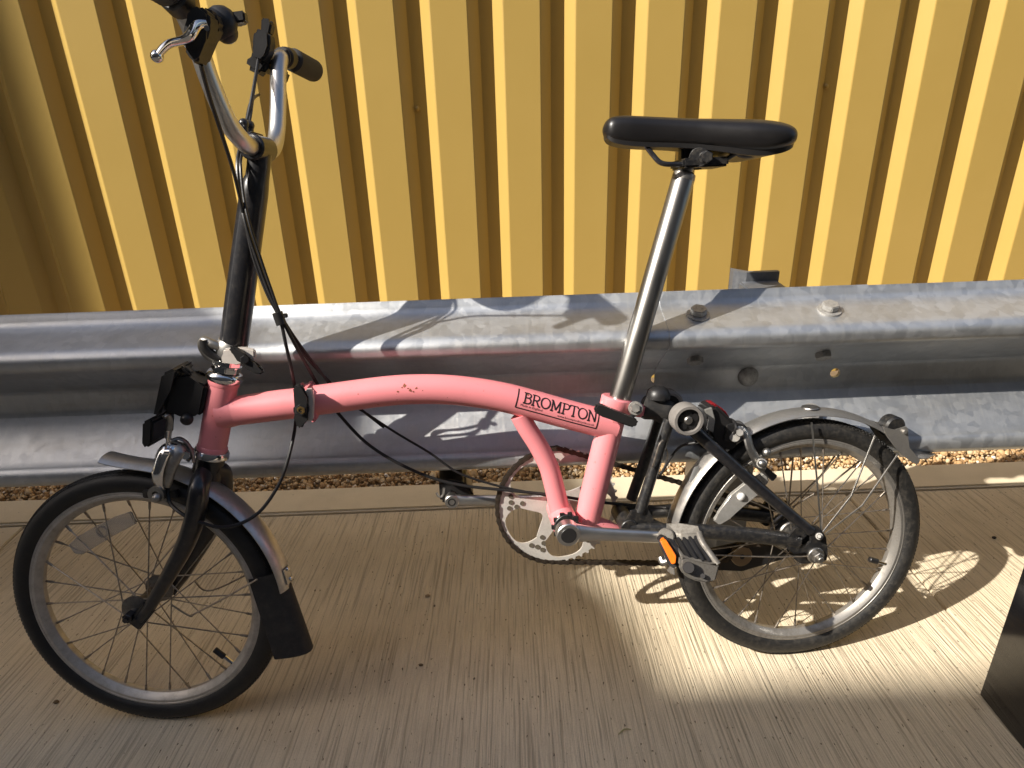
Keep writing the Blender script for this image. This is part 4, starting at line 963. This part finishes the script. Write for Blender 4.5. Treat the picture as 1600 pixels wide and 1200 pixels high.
def chainring():
    m = MB(); pts_o = []
    for k in range(NT*8):
        a = 2*math.pi*k/(NT*8); ph = (k % 8)/8; r = RP-0.0030+0.0042*max(0, math.cos((ph-0.5)*2*math.pi))**0.8 if abs(ph-0.5) < 0.25 else RP-0.0030
        pts_o.append((r, a))
    # five windows: build in polar strips: ring, spider arms, hub disc
    def polar(r, a, y): return CC+X3*(r*math.cos(a))+Z3*(r*math.sin(a))+Y3*y
    th = 0.0013; n = NT*8; vs = []; fs = []
    arms = 5; a_off = 0.45
    def inner(a):
        # inner outline of the outer ring: rounded five-lobed windows
        ph = ((a-a_off)/(2*math.pi/arms)) % 1.0; d = abs(ph-0.5)*2      # 0 at window centre, 1 at arm
        return 0.0925-0.0275*(min(d, 0.80)/0.80)**3.6
    def hubr(a):
        ph = ((a-a_off)/(2*math.pi/arms)) % 1.0; d = abs(ph-0.5)*2
        return 0.030+0.0350*(min(d, 0.80)/0.80)**2.6
    rows = [[polar(r, a, -th) for r, a in pts_o], [polar(inner(a), a, -th) for r, a in pts_o], [polar(inner(a), a, th) for r, a in pts_o], [polar(r, a, th) for r, a in pts_o]]
    for rw in rows: vs += rw
    for j in range(4):
        for k in range(n): fs.append((j*n+k, j*n+(k+1) % n, ((j+1) % 4)*n+(k+1) % n, ((j+1) % 4)*n+k))
    m.add(vs, fs)
    vs = []; fs = []; AN = [p[1] for p in pts_o]
    rows = [[polar(0.012, a, -th) for a in AN], [polar(hubr(a), a, -th) for a in AN], [polar(hubr(a), a, th) for a in AN], [polar(0.012, a, th) for a in AN]]
    for rw in rows: vs += rw
    for j in range(4):
        for k in range(n): fs.append((j*n+k, j*n+(k+1) % n, ((j+1) % 4)*n+(k+1) % n, ((j+1) % 4)*n+k))
    m.add(vs, fs)
    ring = part('chainring', m, 'ring', angle=25)
    m = MB()
    for i in range(arms):
        a = a_off+i*2*math.pi/arms
        for r, da in ((0.079, 0.0), (0.069, 0.10), (0.081, 0.13), (0.081, -0.13), (0.060, 0.0)):
            c_ = polar(r, a+da, -th-0.0004); cyl(m, c_, c_-Y3*0.0007, 0.0034, 12)
            lathe(m, [(0.0034, 0), (0.0040, -0.0), (0.0040, 0.0009), (0.0034, 0.0009)], c_, -Y3, 12, closed=True)
    m.build('hole_disc', simple('hole_shade', (0.10, 0.085, 0.06), 0.8), ring)  # dark discs laid on the ring for the shade in its holes
    m = MB(); cyl(m, CC+Y3*0.003, CC+Y3*0.016, 0.028, 26, 0.002)
    for i in range(arms):
        a = a_off+i*2*math.pi/arms; d = X3*math.cos(a)+Z3*math.sin(a); tube(m, [CC+Y3*0.008+d*0.02, CC+Y3*0.006+d*0.066], [0.010, 0.006], 10, 1, flat=(0.5, 1), ref=Y3)
    m.build('crank_spider', M['alloy_dull'], ring)
chainring()
SPR = Vector((CR.x, 0.045, CR.z)); RS = 0.0275
def chain():
    # path: over the ring, back along the top to the sprocket, round to the tensioner, forward along the bottom
    pts = []
    for k in range(61):
        a = math.radians(-97-(k/60)*175)     # from the bottom, forward and over the top
        pts.append(CC+X3*(RP*math.cos(a))+Z3*(RP*math.sin(a)))
    def line(a, b, n): return [a.lerp(b, k/n) for k in range(1, n)]
    t0 = SPR+X3*0.004+Z3*RS; pts += line(pts[-1], t0, 20)
    for k in range(13):
        a = math.radians(80-(k/12)*170); pts.append(SPR+X3*(RS*math.cos(a))+Z3*(RS*math.sin(a)))
    tp1 = P(1158, 868, 0.048); pts += line(pts[-1], tp1+X3*0.006+Z3*0.020, 8)
    for k in range(8):
        a = math.radians(70+(k/7)*120); pts.append(tp1+X3*(0.0195*math.cos(a))+Z3*(0.0195*math.sin(a)))
    tp2 = P(1110, 876, 0.048)
    pts += line(pts[-1], tp2+Z3*-0.006, 5); pts += line(tp2+Z3*-0.006, pts[0], 20); pts.append(pts[0])
    # resample to half-inch links
    ln = [0]
    for a, b in zip(pts[:-1], pts[1:]): ln.append(ln[-1]+(b-a).length)
    cnt = int(ln[-1]/0.0127); st = ln[-1]/cnt; out = []; j = 0
    for k in range(cnt):
        s = k*st
        while ln[j+1] < s: j += 1
        out.append(pts[j].lerp(pts[j+1], (s-ln[j])/(ln[j+1]-ln[j])))
    root = None
    for k in range(cnt):
        a, b = out[k], out[(k+1) % cnt]; d = (b-a).normalized(); n_ = d.cross(Y3)
        m = MB(); wy = 0.0036 if k % 2 else 0.0023
        for s_ in (-1, 1):
            poly = []
            for t in range(7): q = math.radians(90+180*t/6); poly.append(a+d*(0.0040*math.cos(q))+n_*(0.0040*math.sin(q)))
            for t in range(7): q = math.radians(-90+180*t/6); poly.append(b+d*(0.0040*math.cos(q))+n_*(0.0040*math.sin(q)))
            poly.insert(7, a.lerp(b, 0.5)-n_*0.0029); poly.append(a.lerp(b, 0.5)+n_*0.0029)
            slab(m, [p+Y3*(s_*wy) for p in poly], 0.0011, Y3)
        cyl(m, a-Y3*0.0046, a+Y3*0.0046, 0.0022, 8)
        o = m.build('chain_link' if root else 'chain', M['chain'], root or bike, smooth=False)
        if root is None: root = o
chain()
m = MB(); n = 13*6; vs = []; fs = []
for y in (-0.001, 0.001):
    for k in range(n): r = RS+(0.0015 if k % 6 in (2, 3, 4) else -0.003); a = 2*math.pi*k/n; vs.append(SPR+X3*(r*math.cos(a))+Z3*(r*math.sin(a))+Y3*y)
for k in range(n): fs.append((k, (k+1) % n, n+(k+1) % n, n+k))
fs += [tuple(range(n)), tuple(range(2*n-1, n-1, -1))]; m.add(vs, fs); cyl(m, SPR-Y3*0.012, SPR-Y3*0.002, 0.034, 28, 0.002); cyl(m, SPR-Y3*0.02, SPR+Y3*0.012, 0.02, 24, 0.002); part('sprocket', m, 'alloy_dull', angle=25)
# tensioner with jockey wheels
tp1 = P(1158, 868, 0.048); tp2 = P(1110, 876, 0.048)
m = MB(); slab(m, [P(x, y, 0.057) for x, y in [(1098, 862), (1112, 856), (1150, 848), (1178, 842), (1250, 838), (1262, 850), (1250, 866), (1185, 884), (1160, 892), (1112, 890), (1098, 882)]], 0.004, Y3, 0.001); tn = part('chain_tensioner', m, 'black_plastic', angle=30)
for c_, r in ((tp1, 0.0215), (tp2, 0.016)):
    m = MB(); cyl(m, c_-Y3*0.0045, c_+Y3*0.0045, r-0.003, 26, 0.001); m.build('jockey_wheel', M['brown'], tn); m = MB(); cyl(m, c_-Y3*0.0065, c_+Y3*0.0065, 0.0045, 14, 0.001); m.build('jockey_bolt', M['black_dusty'], tn)
m = MB(); slab(m, [P(x, y, 0.030) for x, y in [(978, 790), (1000, 786), (1018, 790), (1018, 812), (1000, 820), (984, 812)]], 0.005, Y3, 0.001); part('chain_pusher', m, 'black_dusty', angle=30)

# ---- pedals ----
# near folding pedal: cage plates run along the crank, tread bars between
pa = P(1041, 826, -0.074); 
def Q(px, py, y): return P(px, py, y)
m = MB()
slab(m, [Q(1040, 822, -0.078), Q(1062, 823, -0.084), Q(1092, 826, -0.094), Q(1096, 838, -0.100), Q(1066, 838, -0.094), Q(1047, 838, -0.080)], 0.010, Vector((0, 0.35, 1)), 0.003)
cyl(m, Q(1041, 838, -0.070), Q(1041, 838, -0.088), 0.0125, 20, 0.002)
tube(m, [Q(1044, 838, -0.082), Q(1056, 856, -0.10), Q(1070, 876, -0.125)], [0.0062, 0.0055, 0.0055], 10, 3, flat=(1.0, 0.8))
tube(m, [Q(1092, 832, -0.094), Q(1098, 848, -0.11), Q(1122, 882, -0.135)], [0.0052, 0.0050, 0.0050], 10, 3, flat=(1.0, 0.8))
pd = part('pedal', m, simple('cast_alloy', (0.20, 0.185, 0.165), 0.5, 0.5, dirt=(0.09, 0.075, 0.05), dirt_amt=0.5, dirt_scale=110), angle=40)
m = MB(); outer = [Q(1062, 868, -0.130), Q(1072, 872, -0.133), Q(1096, 880, -0.136), Q(1121, 879, -0.134), Q(1122, 886, -0.136), Q(1116, 906, -0.140), Q(1100, 909, -0.142), Q(1080, 904, -0.142), Q(1066, 896, -0.140), Q(1060, 884, -0.136)]
slab(m, outer, 0.012, Y3, 0.003)
m.build('pedal_end', pd.data.materials[0], pd, angle=30)
m = MB(); cyl(m, Q(1076, 887, -0.150), Q(1076, 887, -0.143), 0.0082, 22, 0.0006); cyl(m, Q(1098, 900, -0.1495), Q(1098, 900, -0.146), 0.0035, 10); m.build('recess_shade_disc', M['print'], pd)  # black discs on the end plate, standing in for the shaded recess
for k in range(4):
    t = (k+0.5)/4; a0 = Q(1054, 842, -0.088).lerp(Q(1090, 838, -0.098), t); b0 = Q(1072, 874, -0.128).lerp(Q(1114, 880, -0.132), t)
    m = MB(); d = (b0-a0).normalized(); s = (Vector((1, 0, 0))-d*d.x).normalized(); box(m, (a0+b0)/2, (b0-a0).length/2, 0.0022, 0.004, (d, s, d.cross(s)), 0.0008); m.build('tread_bar', M['black_plastic'], pd)
m = MB(); slab(m, [Q(1062, 846, -0.094), Q(1084, 842, -0.098), Q(1112, 880, -0.128), Q(1080, 878, -0.128)], 0.003, Vector((0, -0.5, 1)), 0.0005); m.build('pedal_plate', M['black_plastic'], pd)
m = MB(); slab(m, [Q(1027, 842, -0.100), Q(1033, 836, -0.100), Q(1043, 840, -0.102), Q(1060, 868, -0.118), Q(1060, 882, -0.121), Q(1050, 886, -0.121), Q(1043, 880, -0.116)], 0.010, Y3, 0.001); m.build('reflector_holder', M['black_plastic'], pd, angle=30)
m = MB(); slab(m, [Q(1031, 845, -0.1085), Q(1036, 840, -0.1085), Q(1041, 843, -0.109), Q(1056, 868, -0.1255), Q(1055, 879, -0.128), Q(1049, 881, -0.128)], 0.006, Y3, 0.001); m.build('pedal_reflector', M['orange'], pd, angle=30)
m = MB(); tube(m, [Q(1032, 870, -0.09), Q(1036, 878, -0.095), Q(1044, 876, -0.1)], [0.005, 0.0055, 0.004], 10); m.build('fold_catch', M['alloy_dull'], pd)
# far pedal
m = MB(); slab(m, [P(x, y, 0.13) for x, y in [(686, 742), (700, 738), (726, 742), (738, 756), (740, 772), (728, 780), (700, 774), (688, 772)]], 0.075, Y3, 0.004); pd2 = part('pedal', m, 'black_plastic', angle=35)
m = MB(); tube(m, [P(682, 770, 0.085), P(686, 776, 0.085), P(692, 774, 0.085), P(694, 762, 0.085)], 0.0022, 8); m.build('toe_pin', M['alloy_dull'], pd2)
m = MB(); tube(m, [B2+Y3*0.005, B2+Y3*0.03], 0.008, 14, 1); m.build('pedal_axle', M['alloy_dull'], pd2)

# ---- seat post and saddle ----
T0, T1 = P(965, 634), P(1067, 281)
TA = (T1-T0).normalized()
m = MB(); tube(m, [T0-TA*0.17, T0, T1, T1+TA*0.003], [0.0166, 0.0166, 0.0166, 0.0155], 36, 1)
sp_ = part('seat_post', m, 'seatpost', angle=35)
m = MB(); lathe(m, [(0.0164, 0.0), (0.0168, 0.003), (0.0160, 0.009), (0.0112, 0.0125), (0.0108, 0.040)], T1, TA, 30); m.build('post_neck', M['alloy_dull'], sp_, angle=40)
def saddle():
    # stations: px of centreline top, px bottom skirt, half width
    st = [(942, 199, 209, 0.004), (947, 188, 219, 0.0145), (956, 181, 225, 0.0200), (975, 179, 229, 0.0225), (1000, 180, 231, 0.0235), (1040, 182, 232, 0.0260), (1075, 184, 234, 0.0320), (1105, 185, 238, 0.0420), (1135, 186, 243, 0.0540), (1160, 187, 246, 0.0630), (1180, 189, 245, 0.0680), (1200, 193, 240, 0.0680), (1214, 199, 233, 0.0600), (1222, 207, 226, 0.0420)]
    zs = []
    for px, pt, pb, hw in st:
        x = P(px, (pt+pb)/2).x; top = P(px, pt+2).z; bot = P(px, pb-3, -hw*0.7).z
        zs.append((x, top, bot, hw))
    # smooth between stations
    sm = smooth_path([Vector((a, b, c)) for a, b, c, d in zs], 4); hwv = smooth_vals([d for a, b, c, d in zs], 4)
    m = MB(); n = 28; vs = []; fs = []
    for (x, t, b), hw in zip(sm, hwv):
        h = t-b
        for k in range(n):
            a = 2*math.pi*k/n; ca, sa = math.cos(a), math.sin(a)
            if sa >= 0:   # padded top: flattened superellipse
                y = hw*math.copysign(abs(ca)**0.72, ca); z = b+h*0.42+h*0.58*abs(sa)**0.72
                if hw > 0.045: z -= 0.006*(1-min(1, abs(y)/(hw*0.55)))**1.0*((hw-0.045)/0.025)   # central dip at the tail
            else:         # skirt folds under
                y = hw*math.copysign(abs(ca)**0.55, ca)*(1-0.10*abs(sa)); z = b+h*0.42-h*0.42*abs(sa)**0.6
            vs.append((x, y, z))
    L_ = len(sm)
    for i in range(L_-1):
        for k in range(n): a = i*n+k; b_ = i*n+(k+1) % n; fs.append((a, b_, b_+n, a+n))
    fs.append(tuple(range(n-1, -1, -1))); fs.append(tuple((L_-1)*n+k for k in range(n)))
    m.add(vs, fs); s = part('saddle', m, 'leather', angle=70)
    md = s.modifiers.new('smooth', 'SUBSURF'); md.levels = 1; md.render_levels = 2
    # moulded base edge showing under the cover
    m = MB()
    base = []
    for (x, t, b), hw in list(zip(sm, hwv))[3:-2]: base.append((x, b, hw))
    vs = []; fs = []
    for x, b, hw in base: vs += [(x, -hw*0.84, b+0.006), (x, hw*0.84, b+0.006), (x, hw*0.80, b-0.0015), (x, -hw*0.80, b-0.0015)]
    for i in range(len(base)-1):
        for k in range(4): a = 4*i+k; c_ = 4*i+(k+1) % 4; fs.append((a, c_, c_+4, a+4))
    fs += [(3, 2, 1, 0), tuple(4*(len(base)-1)+k for k in range(4))]
    m.add(vs, fs); m.build('saddle_base', M['black_plastic'], s)
    for sg in (-1, 1):
        y0 = 0.013*sg; y1 = 0.021*sg; y2 = 0.040*sg
        m = MB(); tube(m, [P(1008, 226, y0), P(1020, 242, y0*1.2), P(1034, 255, y1), P(1060, 257, y1), P(1100, 258, y1), P(1125, 254, y1), P(1150, 240, y2*0.8), P(1165, 236, y2)], 0.0036, 10, 5); m.build('saddle_rail', M['black_paint'], s)
    m = MB(); box(m, P(1080, 243), 0.017, 0.010, 0.020, (X3, Y3, Z3), 0.004); box(m, P(1092, 256), 0.033, 0.030, 0.0065, (X3, Y3, Z3), 0.003); part_ = m.build('saddle_clamp', M['black_dusty'], s, angle=40)
    m = MB(); cyl(m, P(1101, 246, -0.034), P(1101, 246, -0.0), 0.009, 24, 0.002); cyl(m, P(1105, 245, -0.040), P(1105, 245, -0.034), 0.0085, 6, 0.001); cyl(m, P(1092, 246, -0.030), P(1092, 246, -0.026), 0.0135, 22, 0.001); m.build('clamp_bolt', M['black_dusty'], s, angle=35)
    m = MB(); ball(m, P(1168, 240, -0.03), 0.013, 14, 8, (1.3, 0.8, 0.55)); ball(m, P(1168, 240, 0.03), 0.013, 14, 8, (1.3, 0.8, 0.55)); m.build('base_bumper', M['black_plastic'], s)
saddle()

# ---- cables ----
def cable(pts, r=0.0026, mat='black_plastic'):
    m = MB(); tube(m, [P(*p) for p in pts], r, 8, 6); return part('cable', m, mat)
cable([(314, 102, -.145), (327, 150, -.12), (345, 205, -.09), (362, 258, -.06), (373, 300, -.045), (384, 350, -.032), (397, 405, -.03), (418, 460, -.03), (437, 497, -.03), (447, 540, -.028), (456, 580, -.01), (461, 612, .026), (463, 645, .030), (457, 690, .012), (440, 748, -.01), (410, 795, -.035), (378, 817, -.05), (345, 824, -.062), (310, 815, -.066), (280, 800, -.062), (264, 782, -.046), (262, 755, -.038)])
cable([(404, 92, .095), (396, 140, .06), (386, 190, .03), (374, 235, -.005), (371, 262, -.022), (376, 310, -.030), (384, 350, -.038), (400, 400, -.035), (420, 455, -.032), (440, 497, -.030), (462, 540, -.02), (487, 585, .012), (507, 618, .034), (532, 650, .034), (570, 690, .032), (615, 720, .032), (670, 745, .034), (720, 758, .034), (780, 765, .034), (860, 773, .032), (940, 785, .030), (1040, 793, .030)])
cable([(405, 92, .10), (397, 140, .065), (390, 190, .03), (378, 240, -.008), (376, 262, -.026), (381, 310, -.034), (390, 350, -.040), (406, 400, -.037), (423, 450, -.034), (439, 492, -.030), (466, 535, -.01), (500, 580, .02), (530, 618, .036), (574, 647, .037), (620, 677, .037), (672, 708, .037), (715, 738, .036), (770, 757, .036), (830, 770, .034), (870, 777, .032)], 0.0020)
cable([(405, 148, .17), (398, 152, .15), (390, 165, .10), (384, 195, .05), (376, 240, .012), (373, 262, -.018), (379, 310, -.026), (388, 360, -.028), (404, 410, -.030), (424, 462, -.030), (442, 500, -.028), (468, 545, -.006), (508, 590, .03), (546, 625, .04), (600, 668, .04)], 0.0022)
m = MB(); tube(m, [P(433, 488, -.031), P(440, 507, -.031)], 0.0072, 14, 1); box(m, P(446, 493, -0.036), 0.003, 0.003, 0.003, bev=0.001); part('cable_tie', m, 'black_plastic')
m = MB(); tube(m, [P(1036, 688, -.034), P(1030, 696, -.036), P(1022, 722, -.036), (P(1019, 730, -.034))], 0.0014, 8); tube(m, [P(1036, 690, 0), P(1043, 710, .01), P(1035, 735, .012), P(1020, 742, 0)], 0.0012, 8); part('cable_hook', m, 'steel')
# chain stay side cable along bottom of the rear frame
m = MB(); tube(m, [P(1090, 866, -.03), P(1200, 870, -.045), P(1262, 869, -.050)], 0.0012, 6, 3); part('gear_rod', m, 'steel')

# small loose things on the slab
def pebble(px, py, s, mat, name, label, cat):
    q = RC @ Vector(((px-800)/FPX, 1.0, (600-py)/FPX)); q = CAM+q*(-CAMZ/q.z)
    m = MB(); ball(m, (0, 0, 0), s, 8, 5, (1.2, 0.9, 0.6))
    for v in m.v: v *= random.uniform(0.8, 1.2)
    o = m.build(name, mat, angle=50); o.location = (q.x, q.y, s*0.45); o['label'] = label; o['category'] = cat
pebble(668, 932, 0.0042, M['brown'], 'pebble', 'small brown pebble on the concrete below the chainring', 'pebble')
pebble(658, 1040, 0.0036, M['soil'], 'pebble', 'tiny dark pebble in the shaded foreground concrete left of centre', 'pebble')
pebble(1553, 841, 0.0042, M['black_rubber'], 'pebble', 'small black pebble in the shade right of the rear wheel', 'pebble')
pebble(88, 1098, 0.0042, M['soil'], 'pebble', 'dark pebble lying under the front wheel at the left', 'pebble')
q = GY(966, 1149, 0.70)
m = MB(); d_ = ray(966, 1149); q = CAM+d_*(-CAMZ/d_.z); d_ = ray(986, 1141); q2 = CAM+d_*(-CAMZ/d_.z)
tube(m, [q+Z3*0.002, (q+q2)/2+Z3*0.004+Y3*0.003, q2+Z3*0.002], [0.0007, 0.001, 0.0005], 6, 4)
o = m.build('twig', simple('dry_twig', (0.30, 0.30, 0.12), 0.8)); o['label'] = 'tiny curled green twig on the foreground concrete'; o['category'] = 'twig'
